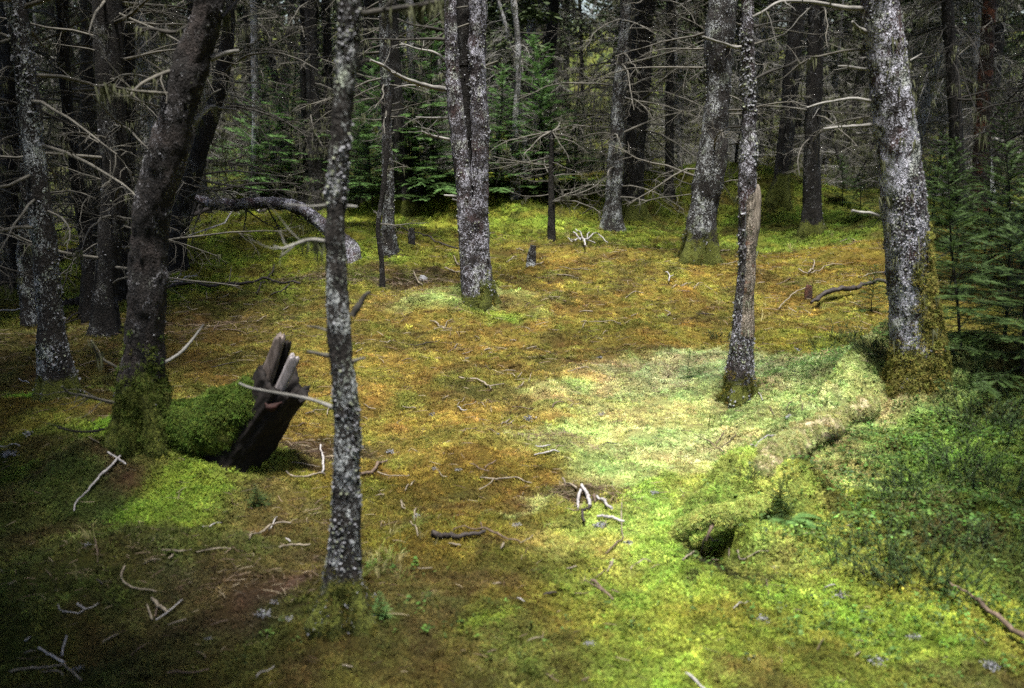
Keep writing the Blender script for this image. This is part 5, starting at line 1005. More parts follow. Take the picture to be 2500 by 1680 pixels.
stick(zz(5, (500, 310), (520, 360), (560, 405)), (3, 3), 'stick_pale', 'pale bowed twig in the brown litter left of twin stems', lift=3)
stick(zz(5, (1660, 170), (1655, 130), (1600, 85), (1580, 70)), (5, 4), 'stick_grey', 'tangled grey dead brush heap behind the clearing', [(zz(5, (1660, 120), (1720, 90), (1760, 100), (1815, 130)), (4, 3)), (zz(5, (1560, 110), (1640, 110), (1730, 130)), (3, 3)), (zz(5, (1600, 40), (1640, 90), (1660, 130)), (3, 3)), (zz(5, (1690, 60), (1670, 110)), (3, 3)), (zz(5, (1545, 95), (1600, 120)), (3, 3))], name='brush_heap', cat='branch', lift=6)
stick(zz(5, (2230, 385), (2235, 340), (2205, 315)), (4, 3), 'stick_grey', 'grey forked twig in front of knobbly spruce', [(zz(5, (2240, 350), (2260, 335)), (3, 2))], lift=3)
# plain ones, read off the photograph
PLAIN = [(5, 'p', 2.5, (270, 775), (330, 780), (365, 765)), (5, 'd', 3, (465, 800), (560, 800), (675, 770)), (5, 'p', 3, (775, 820), (820, 798)), (5, 'p', 2.5, (830, 858), (900, 838)), (5, 'p', 4, (975, 838), (1030, 830)), (5, 'p', 4, (1265, 825), (1335, 812)), (5, 'p', 3, (1155, 768), (1198, 770)), (5, 'p', 3, (1545, 978), (1690, 958)), (5, 'p', 2.5, (1120, 968), (1195, 975)), (5, 'p', 3, (1135, 990), (1185, 1015)), (5, 'p', 2.5, (1205, 1020), (1235, 985)), (5, 'p', 3.5, (1212, 1085), (1250, 1050)), (5, 'p', 2, (1280, 1050), (1300, 990)), (5, 'p', 4, (1475, 318), (1530, 322), (1590, 332)), (5, 'p', 2.5, (1480, 265), (1600, 285), (1735, 285)), (5, 'p', 3, (1935, 480), (2060, 445)), (5, 'p', 2.5, (1420, 470), (1495, 468)), (5, 'p', 3.5, (1625, 575), (1715, 572)), (5, 'p', 3, (1975, 605), (2000, 590), (2025, 580)), (5, 'p', 3, (2220, 600), (2240, 580), (2205, 562)), (5, 'p', 2.5, (1785, 725), (1815, 700)), (5, 'p', 2.5, (795, 1215), (810, 1190), (850, 1155)), (5, 'g', 4, (800, 1220), (825, 1245), (860, 1245)), (5, 'p', 2.5, (835, 1220), (920, 1190)), (5, 'p', 2.5, (920, 1185), (985, 1222)), (5, 'p', 3.5, (425, 1220), (515, 1230)), (5, 'p', 3, (165, 1205), (205, 1235), (240, 1235)), (5, 'b', 3, (1170, 1220), (1250, 1235), (1320, 1238)), (5, 'b', 4, (1440, 1225), (1470, 1195), (1520, 1190)), (5, 'p', 2.5, (1565, 1215), (1630, 1195)), (5, 'p', 4.5, (1095, 1340), (1155, 1305)), (5, 'p', 3.5, (1130, 1335), (1180, 1312)), (5, 'b', 2.5, (835, 1395), (850, 1375), (930, 1370)), (5, 'b', 2.5, (1000, 1375), (1060, 1400)), (5, 'g', 4.5, (1325, 1490), (1370, 1505), (1430, 1485)), (5, 'g', 5, (1320, 1555), (1400, 1540), (1490, 1530)), (5, 'd', 3, (1780, 1480), (1880, 1475)), (5, 'p', 2.5, (695, 1165), (735, 1145)), (5, 'p', 3, (105, 800), (165, 785)), (5, 'p', 2.5, (110, 850), (155, 820)), (5, 'p', 3.5, (1130, 235), (1170, 205), (1200, 195)), (5, 'p', 3.5, (1330, 250), (1385, 230)), (5, 'p', 3, (1195, 140), (1245, 155)), (5, 'd', 3, (750, 790), (800, 790)), (5, 'b', 3, (420, 910), (490, 900)), (5, 'p', 3, (2250, 410), (2340, 385)),
 (8, 'p', 3.5, (445, 240), (510, 170)), (8, 'b', 4, (880, 55), (960, 95), (1010, 110)), (8, 'b', 4.5, (985, 90), (1055, 35)), (8, 'p', 4, (415, 310), (425, 360), (445, 365)), (8, 'p', 3.5, (505, 450), (508, 380), (520, 360)), (8, 'p', 4.5, (480, 450), (520, 500), (527, 555)), (8, 'p', 3, (240, 275), (300, 265)), (8, 'p', 5, (1090, 640), (1112, 603)), (8, 'p', 3.5, (1220, 605), (1310, 545)), (8, 'p', 5, (735, 605), (820, 615)), (8, 'p', 4, (1540, 775), (1605, 760)), (8, 'b', 3, (1720, 835), (1800, 775)), (8, 'p', 3, (525, 770), (625, 770)), (8, 'p', 3, (1270, 1265), (1375, 1235)), (8, 'p', 3.5, (1040, 875), (1095, 870)), (8, 'd', 6, (1380, 955), (1470, 945)), (8, 'b', 3, (1590, 940), (1690, 938)), (8, 'p', 3, (670, 95), (690, 140), (725, 150)), (8, 'b', 4, (1400, 1500), (1480, 1540)), (8, 'g', 3, (1200, 970), (1250, 1000)), (8, 'b', 4, (1840, 920), (1890, 940)), (8, 'p', 3, (1780, 500), (1805, 450)), (8, 'p', 4, (20, 1440), (90, 1460)), (8, 'b', 3, (1000, 1350), (1060, 1330)), (8, 'b', 4, (1640, 1540), (1690, 1510)),
 (7, 'p', 4, (1140, 1155), (1265, 1130)), (7, 'p', 4, (700, 1275), (805, 1220)), (7, 'p', 4, (275, 1475), (400, 1480), (430, 1500)), (7, 'p', 3, (165, 1350), (245, 1345)), (7, 'b', 4, (1140, 1495), (1280, 1500), (1420, 1455)), (7, 'p', 4.5, (1100, 655), (1230, 665), (1300, 655)), (7, 'p', 3.5, (1340, 665), (1480, 635), (1570, 640)), (7, 'p', 2.5, (975, 745), (1090, 710)), (7, 'p', 4, (1145, 705), (1180, 680)), (7, 'g', 3, (400, 1030), (420, 1065), (540, 1085)), (7, 'g', 3, (540, 1085), (600, 1050), (675, 1010)), (7, 'g', 5, (530, 1010), (545, 1045), (580, 1060)), (7, 'g', 4, (1740, 1520), (1860, 1435)), (7, 'b', 2.5, (890, 1365), (990, 1290)), (7, 'g', 4, (1380, 485), (1440, 480), (1500, 460)), (7, 'g', 3, (1820, 510), (1880, 420)), (7, 'b', 4, (1050, 1110), (1070, 1040)), (7, 'd', 4, (660, 850), (700, 890)), (7, 'b', 3, (640, 560), (660, 640), (665, 730)), (7, 'b', 4, (1340, 1340), (1400, 1390)), (7, 'g', 4, (1940, 565), (1970, 590)), (7, 'b', 3, (1430, 1160), (1550, 1130)), (7, 'p', 3, (60, 880), (110, 860)), (7, 'g', 4, (170, 1280), (210, 1250)),
 (4, 'p', 2.5, (545, 950), (680, 905)), (4, 'd', 3, (1430, 950), (1620, 912)), (4, 'b', 3, (1450, 700), (1480, 650), (1500, 640)), (4, 'b', 3, (1460, 690), (1560, 695), (1640, 710)), (4, 'p', 2.5, (1270, 540), (1300, 560), (1340, 555)), (4, 'p', 2.5, (1480, 475), (1550, 450)), (4, 'p', 2.5, (1650, 515), (1720, 525)), (4, 'p', 2.5, (1740, 640), (1810, 600)), (4, 'p', 2.5, (1920, 560), (1960, 535)), (4, 'p', 2.5, (1560, 605), (1640, 600)), (4, 'p', 2.5, (740, 970), (790, 965)), (4, 'p', 3, (1940, 1275), (2010, 1275)), (4, 'p', 3, (2075, 1270), (2150, 1245), (2200, 1240)), (4, 'b', 3, (1970, 1355), (2040, 1350), (2140, 1345)), (4, 'p', 3.5, (2220, 1280), (2240, 1220)), (4, 'p', 3, (1400, 430), (1405, 485)), (4, 'p', 2, (1545, 400), (1570, 260)), (4, 'p', 3, (600, 1430), (690, 1480)), (4, 'g', 4, (0, 1495), (140, 1497)), (4, 'g', 3, (130, 1030), (200, 1060)), (4, 'p', 2.5, (1575, 860), (1640, 840)), (4, 'p', 2.5, (1560, 800), (1600, 790)),
 (6, 'p', 3, (0, 395), (75, 378)), (6, 'p', 3, (95, 415), (120, 380), (160, 375)), (6, 'p', 4, (245, 162), (340, 155)), (6, 'p', 3, (275, 250), (385, 225)), (6, 'd', 3, (130, 590), (240, 595)), (6, 'b', 3, (650, 385), (750, 340)), (6, 'p', 3, (735, 545), (790, 575)), (6, 'p', 2.5, (1085, 95), (1170, 75), (1280, 85)), (6, 'b', 2.5, (600, 1220), (640, 1280)), (6, 'b', 2.5, (720, 1250), (770, 1170)), (6, 'b', 2.5, (830, 1250), (815, 1150)), (6, 'p', 2.5, (520, 380), (575, 370)), (6, 'g', 3, (510, 1090), (560, 1180)), (9, 'g', 3, (360, 1050), (460, 1000)), (9, 'b', 3, (930, 1330), (975, 1250)), (9, 'p', 4, (1180, 1370), (1220, 1340)), (9, 'b', 3, (1990, 1200), (2080, 1290)), (9, 'g', 3, (980, 900), (1050, 890)), (9, 'p', 3, (1130, 480), (1180, 470)), (9, 'b', 3, (585, 850), (600, 960))]
MM = {'p': 'stick_pale', 'g': 'stick_grey', 'b': 'stick_brown', 'd': 'stick_dark'}
for rg, m_, w, *pp in PLAIN:
    stick(zz(rg, *pp), (w*.85, w, w*.75), MM[m_], seg=5)

# ------------------------------------------------------------------ broken mossy log beside the leaning tree
cB = G(z(10, 1330, 1260)); Ys = cB[1]
loc = np.array([cB[0], cB[1], ground(cB[0], cB[1])])
LOG = empty('leaning_stump', loc); tag(LOG, 'dark leaning broken stump with upright splinters and mossy left side', 'stump')
dist = np.linalg.norm(cB-CAM); pxm = dist/FPX
Ps = np.array([at_depth(*z(10, 1230, 1400), Ys+.02), at_depth(*z(10, 1330, 1200), Ys+.02), at_depth(*z(10, 1520, 930), Ys), at_depth(*z(10, 1640, 760), Ys-.02), at_depth(*z(10, 1745, 605), Ys-.03)])-loc
A = catmull(np.column_stack([Ps, np.array([76, 68, 64, 63, 65])*pxm]), 60); mb = MB(); seg = 72
def sdisp(V, th, d):
    u = np.linspace(0, 1, 60)[:, None]
    return .016*fbm(np.cos(th)*3, np.sin(th)*3, u*2.2, 4)+.010*fbm(np.cos(th)*9, np.sin(th)*9, u*3, 3)+.006*np.abs(fbm(np.cos(th)*20, np.sin(th)*20, u*5, 2))
VS = tube(mb, A[:, :3], A[:, 3], seg, 0, sdisp, cap=False)
rim = VS[-1]; rc = rim.mean(0); axd = A[-1, :3]-A[-8, :3]; axd /= np.linalg.norm(axd); ths = np.arange(seg)*2*np.pi/seg
rag = .035*fbm(np.cos(ths)*2.6, np.sin(ths)*2.6, o=4)+.012*fbm(np.cos(ths)*9, np.sin(ths)*9, o=2)
r1_ = rim+axd*(.02+rag)[:, None]; r2_ = rc+(rim-rc)*.80+axd*(.01+rag*.7)[:, None]; r3_ = rc+(rim-rc)*.66-axd*.06+rng.normal(0, .006, (seg, 3)); r4_ = rc+(rim-rc)*.25-axd*.09+rng.normal(0, .006, (seg, 3))
rings = np.stack([rim, r1_, r2_, r3_, r4_]); ii = np.arange(4)[:, None]*seg; jj = np.arange(seg)[None]; kk = (jj+1) % seg
mb.add(rings.reshape(-1, 3), np.stack([ii+jj, ii+kk, ii+seg+kk, ii+seg+jj], -1).reshape(-1, 4), mat=0)
mb.add(np.vstack([r4_, r4_.mean(0)]), tris=[[x, (x+1) % seg, seg] for x in range(seg)], mat=1)
_bm = bark_mat('log_bark', (.012, .008, .006), (.045, .028, .020), (.16, .15, .13), .62, .72)
link('trunk', mb.mesh('trunk', [M['rot'], M['rot_red']], True), LOG)
# the moss covered back running to the leaning tree
Pb = np.array([at_depth(*z(10, 380, 1180), Ys+.06), at_depth(*z(10, 760, 1060), Ys+.0), at_depth(*z(10, 1130, 985), Ys-.04), at_depth(*z(10, 1370, 840), Ys-.05), at_depth(*z(10, 1530, 640), Ys-.04)])-loc
A = catmull(np.column_stack([Pb, np.array([60, 57, 55, 42, 16])*pxm]), 60); mb = MB()
VL = tube(mb, A[:, :3], A[:, 3], 48, 0, lambda V, th, d: .036*fbm(V[..., 0]*5, V[..., 1]*5, V[..., 2]*5, 3)+.014*fbm(V[..., 0]*20, V[..., 1]*20, V[..., 2]*20, 2), a=lambda V: np.ones(V.shape[:2])*.8)
link('mossy_root', mb.mesh('mossy_root', [_bm], True, 'moss'), LOG)
lmz = A[:, 2]
for k_, (n_, c_, sc__) in enumerate(((4200, (.066, .105, .015), .62), (1600, (.11, .15, .022), .55))):
    moss_on(LOG, VL+loc, n_, c_, sc__, lambda V: np.clip(.70+.5*(V[..., 2]-loc[2]-lmz[:, None])/.12, 0, 1)*np.clip(1.1+.9*fbm(V[..., 0]*7+k_*9, V[..., 1]*7, V[..., 2]*7, 2), 0, 1))
# red rotten face
mb = MB(); c = at_depth(*z(10, 1650, 815), Ys-.168)-loc
tube(mb, catmull(np.array([c+[-.055, .045, .02], c+[-.01, .012, -.012], c+[.05, .03, .012]]), 18), np.interp(np.linspace(0, 1, 18), [0, .5, 1], [.004, .018, .005]), 16, 0, lambda V, th, d: .008*fbm(V[..., 0]*40, V[..., 1]*40, V[..., 2]*40, 3))
link('red_rot', mb.mesh('red_rot', [M['rot_red']]), LOG)
cB = cB+np.array([0, -.03, 0])
def slab(p0, p1, w0, w1, thick, dpt, m, label):
    a = at_depth(*p0, cB[1]+dpt)-loc; b_ = at_depth(*p1, cB[1]+dpt-.02)-loc; ax_ = b_-a; L = np.linalg.norm(ax_); ax_ /= L
    sx = np.cross(ax_, [0, 1, 0]); sx /= np.linalg.norm(sx); sy = np.cross(ax_, sx); mb = MB(); n = 22; V = []; sg = 20
    th_ = np.arange(sg)*2*np.pi/sg; cxs = np.sign(np.cos(th_))*np.abs(np.cos(th_))**.6; sxs = np.sign(np.sin(th_))*np.abs(np.sin(th_))**.6
    for k in range(n):
        u = k/(n-1); w = (w0*(1-u)+w1*u)*(1 if u < .9 else math.sqrt(max(.02, 1-((u-.9)/.1)**2*.75))); gr = 1+.13*fbm(th_*5+p0[0], np.full(sg, u*1.2), o=3)
        V.append(a+ax_[None]*(L*u+(.02*fbm(cxs*3, sxs*2+p0[0], o=2) if k > n-3 else np.zeros(sg)))[:, None]+sx*(cxs*w*.5*gr)[:, None]+sy*(sxs*thick*.5*gr)[:, None])
    V = np.array(V); ii = np.arange(n-1)[:, None]*sg; jj = np.arange(sg)[None]; kk = (jj+1) % sg
    mb.add(V.reshape(-1, 3), np.stack([ii+jj, ii+kk, ii+sg+kk, ii+sg+jj], -1).reshape(-1, 4))
    mb.add(np.vstack([V[-1], V[-1].mean(0)]), tris=[[x, (x+1) % sg, sg] for x in range(sg)])
    o = link('splinter', mb.mesh('splinter', [M[m]], True), LOG); o['label'] = label
dist = np.linalg.norm(cB-CAM); pxm = dist/FPX
slab(z(10, 1590, 590), z(10, 1728, 170), 33*pxm, 27*pxm, .045, .0, 'plank', 'upright grainy brown splinter')
slab(z(10, 1690, 600), z(10, 1805, 215), 18*pxm, 17*pxm, .04, .03, 'rot', 'narrow dark splinter')
slab(z(10, 1725, 660), z(10, 1868, 355), 22*pxm, 28*pxm, .022, -.075, 'plank_pale', 'smooth pale grey splinter')

# ------------------------------------------------------------------ arched fallen stem at left
tr = [z(1, 1215, 1310), z(1, 1300, 1335), z(1, 1450, 1380), z(1, 1600, 1388), z(1, 1750, 1378), z(1, 1900, 1382), z(1, 2030, 1412), z(1, 2130, 1480), z(1, 2210, 1540), z(4, 2300, 60), z(4, 2385, 130), z(5, 95, 190), z(5, 105, 280)]
b = G(dd(800, 600)); loc = np.array([b[0], b[1], ground(b[0], b[1])]); ARCH = empty('fallen_tree', loc); tag(ARCH, 'dark arched fallen stem spanning between leaning trunk and foreground trunk', 'fallen tree')
P = np.array([at_depth(px, py, b[1]+.9*(1-k/(len(tr)-1))) for k, (px, py) in enumerate(tr)])-loc
w = np.array([12, 18, 24, 25, 25, 26, 27, 28, 30, 32, 33, 34, 34])*.58*b[1]/FPX; A = catmull(np.column_stack([P, w]), 120); mb = MB()
VA = tube(mb, A[:, :3], A[:, 3], 26, 0, lambda V, th, d: .012*fbm(V[..., 0]*12, V[..., 1]*12, V[..., 2]*12, 4), a=lambda V: np.zeros(V.shape[:2]))
link('trunk', mb.mesh('trunk', [M['bark_lichen']], True, 'moss'), ARCH)
mb = MB(); rr = random.Random(3)
for k in range(16):
    i_ = rr.randrange(8, 100); d = np.array([rr.gauss(0, .6), rr.gauss(0, .4), rr.choice([-1, -1, .8])*rr.uniform(.4, 1)])
    Q = curve(A[i_, :3], d, rr.uniform(.2, .7), 6, .03, .2, rr); tube(mb, Q, np.linspace(.011, .003, 6), 4, cap=False)
    for s in range(3): Q2 = curve(Q[3], rot_dir(Q[4]-Q[3], .8, rr), .2, 4, .02, .2, rr); tube(mb, Q2, np.linspace(.005, .002, 4), 3, cap=False)
link('branch', mb.mesh('branch', [M['twig_dark']]), ARCH)
link('lichen', lichen_mesh(VA, 500, .006, .014, 99), ARCH)['kind'] = 'stuff'
stick([dd(440, 530), dd(500, 505), dd(560, 490), dd(640, 475)], (13, 12, 10), 'stick_dark', 'dark straight limb lying behind and below the arched stem', name='fallen_branch', cat='branch', lift=4, seg=9)
stick([dd(430, 560), dd(520, 520), dd(600, 480)], (4, 4, 3), 'stick_grey', 'grey twiggy limb crossing below the arched stem', name='fallen_branch', cat='branch', lift=8)

# ------------------------------------------------------------------ mossy root arch with the dark hollow below it
b = G(z(9, 230, 640)); bc = q_cave
loc = np.array([bc[0], bc[1]+.10, ground(bc[0], bc[1]+.16)]); ROOT = empty('mossy_root', loc); tag(ROOT, 'moss covered root lip hanging over a dark hollow, lower right', 'root')
yk = bc[1]+.07
Pt = np.array([at_depth(*z(11, 330, 1360), yk), at_depth(*z(11, 450, 1260), yk), at_depth(*z(11, 640, 1200), yk-.02), at_depth(*z(11, 830, 1180), yk-.01), at_depth(*z(11, 1020, 1120), yk+.05), at_depth(*z(11, 1200, 1020), yk+.13)])-loc
A = catmull(np.column_stack([Pt, [.014, .026, .032, .034, .036, .03]]), 50); mb = MB()
VR = tube(mb, A[:, :3], A[:, 3], 28, 0, lambda V, th, d: .018*fbm(V[..., 0]*12, V[..., 1]*12, V[..., 2]*12, 3), a=lambda V: np.ones(V.shape[:2])*.9)
link('root_body', mb.mesh('root_body', [_bm], True, 'moss'), ROOT)
moss_on(ROOT, VR+loc, 1500, (.34, .40, .10), .5, lambda V: np.clip(.6+(V[..., 2]-(A[:, 2]+loc[2])[:, None])/.08, 0, 1))
mb = MB(); tube(mb, catmull(np.array([at_depth(*z(11, 640, 1400), bc[1]), at_depth(*z(11, 670, 1310), bc[1]), at_depth(*z(11, 720, 1220), bc[1]+.05)])-loc, 10), np.linspace(.005, .009, 10), 8); link('rootlet', mb.mesh('rootlet', [M['stick_brown']]), ROOT)
# bare stretch of the buried root
tr = [z(6, 1330, 1150), z(6, 1200, 1225), z(6, 1060, 1315), z(6, 950, 1380), z(6, 850, 1435), z(6, 740, 1490), z(11, 1230, 640), z(11, 1170, 780)]
Q = np.array([G(p) for p in tr]); Q[:, 2] = H(Q[:, 0], Q[:, 1])+.005; Q[:, 2] += np.array([-.03, .0, -.02, .01, -.015, .015, -.02, -.03]); Q[:, 0] += np.array([0, .03, -.03, .03, -.03, .02, 0, 0]); loc = Q[4].copy(); A = catmull(Q-loc, 90); mb = MB()
VB = tube(mb, A, np.interp(np.linspace(0, 1, 90), [0, .12, .3, .5, .62, .8, 1], [.03, .05, .075, .05, .072, .05, .045]), 32, 0, lambda V, th, d: .030*fbm(V[..., 0]*7, V[..., 1]*7, V[..., 2]*7, 3)+.008*fbm(V[..., 0]*30, V[..., 1]*30, V[..., 2]*30, 2))
BR = empty('buried_root', loc); tag(BR, 'sand coloured root running from the right trunk through pale moss', 'root'); M['root_sand'] = simple_mat('root_sand', (.16, .12, .07), (.42, .36, .22), 30, .9, .8); link('root_body', mb.mesh('root_body', [M['root_sand']]), BR)
moss_on(BR, VB+loc, 2600, (.30, .31, .12), .6, lambda V: np.clip(.58+.35*fbm(V[..., 0]*6, V[..., 1]*6, V[..., 2]*6, 2)+(V[..., 2]-(A[:, 2]+loc[2])[:, None])/.06, 0, 1), MOSSM)

# ------------------------------------------------------------------ small grey lichen clumps and a stone
def clump(p, s, label, m='lichen'):
    s *= .72
    q = G(p); mb = MB(); r = np.random.default_rng(int(p[0]))
    for _ in range(90):
        c = r.normal(0, s*.36, 3)*[1, 1, .3]+[0, 0, s*.18]; a_ = r.normal(0, 1, 3); a_ /= np.linalg.norm(a_); b_ = np.cross(a_, r.normal(0, 1, 3)); b_ /= np.linalg.norm(b_); k = s*r.uniform(.1, .28)
        mb.add([c, c+a_*k, c+(a_+b_)*k*.7, c+b_*k], tris=[[0, 1, 2], [0, 2, 3]])
    o = link('lichen_clump', mb.mesh('lichen_clump', [M[m]], False)); o.location = (q[0], q[1], ground(q[0], q[1])+.004); tag(o, label, 'lichen', 'fallen lichen clumps')
for p, s, lb in [(z(7, 1780, 1080), .05, 'bluish white lichen clump on litter left of foreground trunk'), (z(7, 1960, 1100), .03, 'small white lichen bit nearest foreground trunk foot'), (z(7, 1860, 985), .025, 'small lichen bit in dry twigs left of foreground trunk'), (z(4, 60, 1550), .07, 'bluish lichen clump at left edge'), (z(4, 200, 1400), .05, 'grey lichen clump near left edge above the bluish one'), (z(7, 590, 600), .025, 'white lichen crumb on dark moss at left'), (z(7, 545, 1440), .03, 'lichen crumb beside the three meeting sticks'), (z(7, 1420, 1240), .02, 'white lichen crumb lower left centre'), (z(5, 1280, 1300), .06, 'furry grey lichen tuft on ochre moss, centre'), (z(5, 1780, 1268), .04, 'cream lichen tuft at left edge of pale moss'), (z(5, 1765, 878), .035, 'grey lichen tuft near the rust patch'), (z(5, 860, 885), .03, 'pale lichen tuft above the lone forked stick'), (z(5, 625, 1265), .03, 'grey lichen tuft right of foreground trunk'), (z(5, 335, 1520), .04, 'grey lichen tuft beside foreground trunk, mid height'), (z(8, 800, 90), .03, 'round grey lichen ball behind the blackened log'), (z(8, 650, 80), .03, 'grey lichen tuft left of the round grey ball'), (z(8, 1195, 465), .035, 'grey lichen tuft right of the blackened log'), (z(8, 1760, 470), .05, 'blue grey lichen mat under the pinkish chip'), (z(8, 1950, 590), .04, 'grey lichen tuft at end of curved brown twig'), (z(8, 2130, 240), .035, 'dark grey lichen strip on pale moss'), (z(8, 1690, 1275), .03, 'white lichen star lower centre right'), (z(9, 560, 1110), .04, 'grey lichen tuft in lime moss lower right'), (z(9, 1100, 950), .04, 'pale lichen tuft below the dark heath strip'), (z(9, 650, 745), .02, 'grey pebble like lichen below the wavy twig'), (z(9, 1340, 1400), .05, 'pale lichen haze near bottom edge, right'), (z(9, 1600, 1230), .04, 'pale lichen tuft between heath strip and brown pole'), (z(9, 2100, 1430), .05, 'blue lichen tuft at bottom right below brown pole'), (z(5, 1070, 1400), .025, 'lichen crumb below furry grey tuft'), (z(6, 790, 825), .05, 'white lichen patch right of the snag')]:
    clump(p, s, lb)
def stone(p, s, label):
    q = G(p); mb = MB(); A = np.array([[0, 0, -.5], [0, 0, -.3], [0, 0, 0], [0, 0, .25], [0, 0, .36]])*s
    tube(mb, catmull(A, 8)+np.array([[.0, 0, 0]]), s*np.array([.5, .75, .85, .8, .7, .55, .35, .1]), 14, 0, lambda V, th, d: s*.14*fbm(V[..., 0]*9/s*.15, V[..., 1]*9/s*.15, V[..., 2]*5, 3))
    o = link('stone', mb.mesh('stone', [M['stone']])); o.location = (q[0], q[1], ground(q[0], q[1])); tag(o, label, 'stone')
stone(z(5, 560, 335), .085, 'pale rounded stone in brown litter left of twin stems')
stone(z(8, 520, 395), .035, 'small slate grey flat stone right of foreground trunk')
stone(z(6, 750, 1275), .035, 'small pale grey stone in pale moss right of snag')

# ------------------------------------------------------------------ forest behind
def forest_variant(seed, h=8.5):
    r = random.Random(seed); P = curve((0, 0, -.3), (r.gauss(0, .05), r.gauss(0, .05), 1), h+.3, 26, 0, .018, r); rad = np.linspace(.125, .03, 26)
    tm = trunk_mesh('trunk', P, rad, 10, M['bark_pale' if seed % 3 == 2 else 'bark_far'], .012, 7, None, .5, .25)
    mb = MB(); tone = ['twig', 'twig_dark', 'twig_pale', 'twig', 'twig_dark', 'twig_pale'][seed % 6]
    for _ in range(74):
        zz_ = r.uniform(.5, 5.4); i_ = int((zz_+.3)/(h+.3)*25); a = r.uniform(0, 6.28); L = r.uniform(.5, 1.9)
        dead_branch(mb, P[i_], (math.cos(a), math.sin(a), r.uniform(-.3, .25)), L, .007+.010*L*r.random(), r, 13, 3, .22, 4, r.uniform(.02, .10), 0, .09, .4)
    cm = mb.mesh('crown', [M[tone], M['usnea']])
    fb = MB(); foliage(fb, 3.8+r.uniform(0, 1.2), h+.7, 1.45, 82, seed+60); fm = fb.mesh('foliage', [M['needle_dull']], False)
    return tm, cm, fm
FV = [forest_variant(s) for s in range(6)]
DENSE = []  # extra thick foliage for the added shade trees out of view
for s_ in (1, 2):
    fb = MB(); foliage(fb, 3.3, 9.2, 1.9, 330, s_+300, thin=1.15); DENSE.append(fb.mesh('foliage', [M['needle_dull']], False))
used = [(l[0], l[1]) for _, l, *_ in TREES]
BG = []
def bgtree(x, y, k, s, rz):
    T = empty('spruce_tree', (x, y, ground(x, y))); T.rotation_euler = (R.gauss(0, .03), R.gauss(0, .03), rz); T.scale = (s, s, s*R.uniform(.95, 1.15))
    tm, cm, fm = FV[k % 6]; link('trunk', tm, T); link('crown', cm, T); link('foliage', fm, T); BG.append((T, x, y)); used.append((x, y)); T['category'] = 'tree'; T['group'] = 'forest behind the clearing'
def free(x, y, dmin): return all((x-a)**2+(y-b_)**2 > dmin*dmin for a, b_ in used)
R2 = random.Random(21); cnt = 0; tries = 0
while cnt < 150 and tries < 9000:
    tries += 1; y = 15+29*R2.random()**.8; x = R2.uniform(-1, 1)*(y*.47+1.0); u = x/y
    # keep the view over the mossy glade open
    if y < 19.5 and -.16 < u < .33: continue
    if y < 17 and u > .2: continue
    if y < 21.5 and (-.25 < u < -.14 or -.11 < u < -.05): continue
    if not free(x, y, 1.0 if y < 24 else 1.2): continue
    bgtree(x, y, R2.randrange(6), R2.uniform(.6, 1.1) if cnt < 95 else R2.uniform(.38, .6), R2.uniform(0, 6.28)); cnt += 1
for x, y in [(-4.3, 8.6), (-5.2, 10.6), (-4.6, 12.4), (-3.9, 14.2), (-6.2, 12.9), (-5.6, 15.0), (5.4, 10.2), (6.3, 12.6), (5.6, 14.2), (6.8, 10.6), (7.2, 15.2)]:
    if free(x, y, .6): bgtree(x, y, 1 if R2.random() < .5 else 4, R2.uniform(.7, .95), R2.uniform(0, 6.28))
def brush_variant(seed):
    r = random.Random(seed+900); mb = MB(); P = curve((0, 0, -.05), (r.gauss(0, .15), r.gauss(0, .1), 1), 2.3, 12, 0, .05, r); tb = MB(); tube(tb, P, np.linspace(.028, .006, 12), 6)
    for _ in range(44):
        i_ = r.randrange(1, 11); a = r.uniform(0, 6.28); L = r.uniform(.35, 1.0)*(1.15-i_/14)
        dead_branch(mb, P[i_], (math.cos(a), math.sin(a), r.uniform(-.3, .4)), L, .004+.004*r.random(), r, 12, 4, .2, 3, r.uniform(-.02, .08), 0, .07, .5)
    return tb.mesh('trunk', [M['bark_far']]), mb.mesh('crown', [M[['twig', 'twig_pale', 'twig_dark'][seed % 3]], M['usnea']])
BV = [brush_variant(s) for s in range(4)]
BRUSH = []
for k in range(78):
    for _ in range(60):
        y = 16.5+11*R2.random(); x = R2.uniform(-1, 1)*(y*.46); u = x/y
        if y < 19 and -.15 < u < .02: continue
        if y < 18 and u > .02: continue
        if y < 25 and any(a_ < u < c_ for a_, c_ in ((-.235, -.165), (-.145, -.05), (-.03, .045))): continue
        if free(x, y, .7): break
    T = empty('dead_sapling', (x, y, ground(x, y))); s = R2.uniform(.55, 1.15); T.scale = (s*1.2, s*1.2, s); T.rotation_euler = (0, 0, R2.uniform(0, 6.28)); used.append((x, y))
    a, b_ = BV[k % 4]; link('trunk', a, T); link('crown', b_, T); T['category'] = 'dead tree'; T['group'] = 'leafless young trees behind the clearing'; BRUSH.append((T, x, y))
ORD = ['', 'second ', 'third ', 'fourth ', 'fifth ', 'sixth ', 'seventh ', 'eighth ', 'ninth ', 'tenth ', 'eleventh ', 'twelfth ', 'thirteenth ', 'fourteenth ', 'fifteenth ', 'sixteenth ', 'seventeenth ', 'eighteenth ', 'nineteenth ', 'twentieth '] + ['twenty '+w for w in ('first ', 'second ', 'third ', 'fourth ', 'fifth ', 'sixth ', 'seventh ', 'eighth ', 'ninth ')] + ['thirtieth ', 'thirty first ', 'thirty second ', 'thirty third ', 'thirty fourth ']
def spx(x, y): return 1250+FPX*x/(y*math.cos(PITCH))
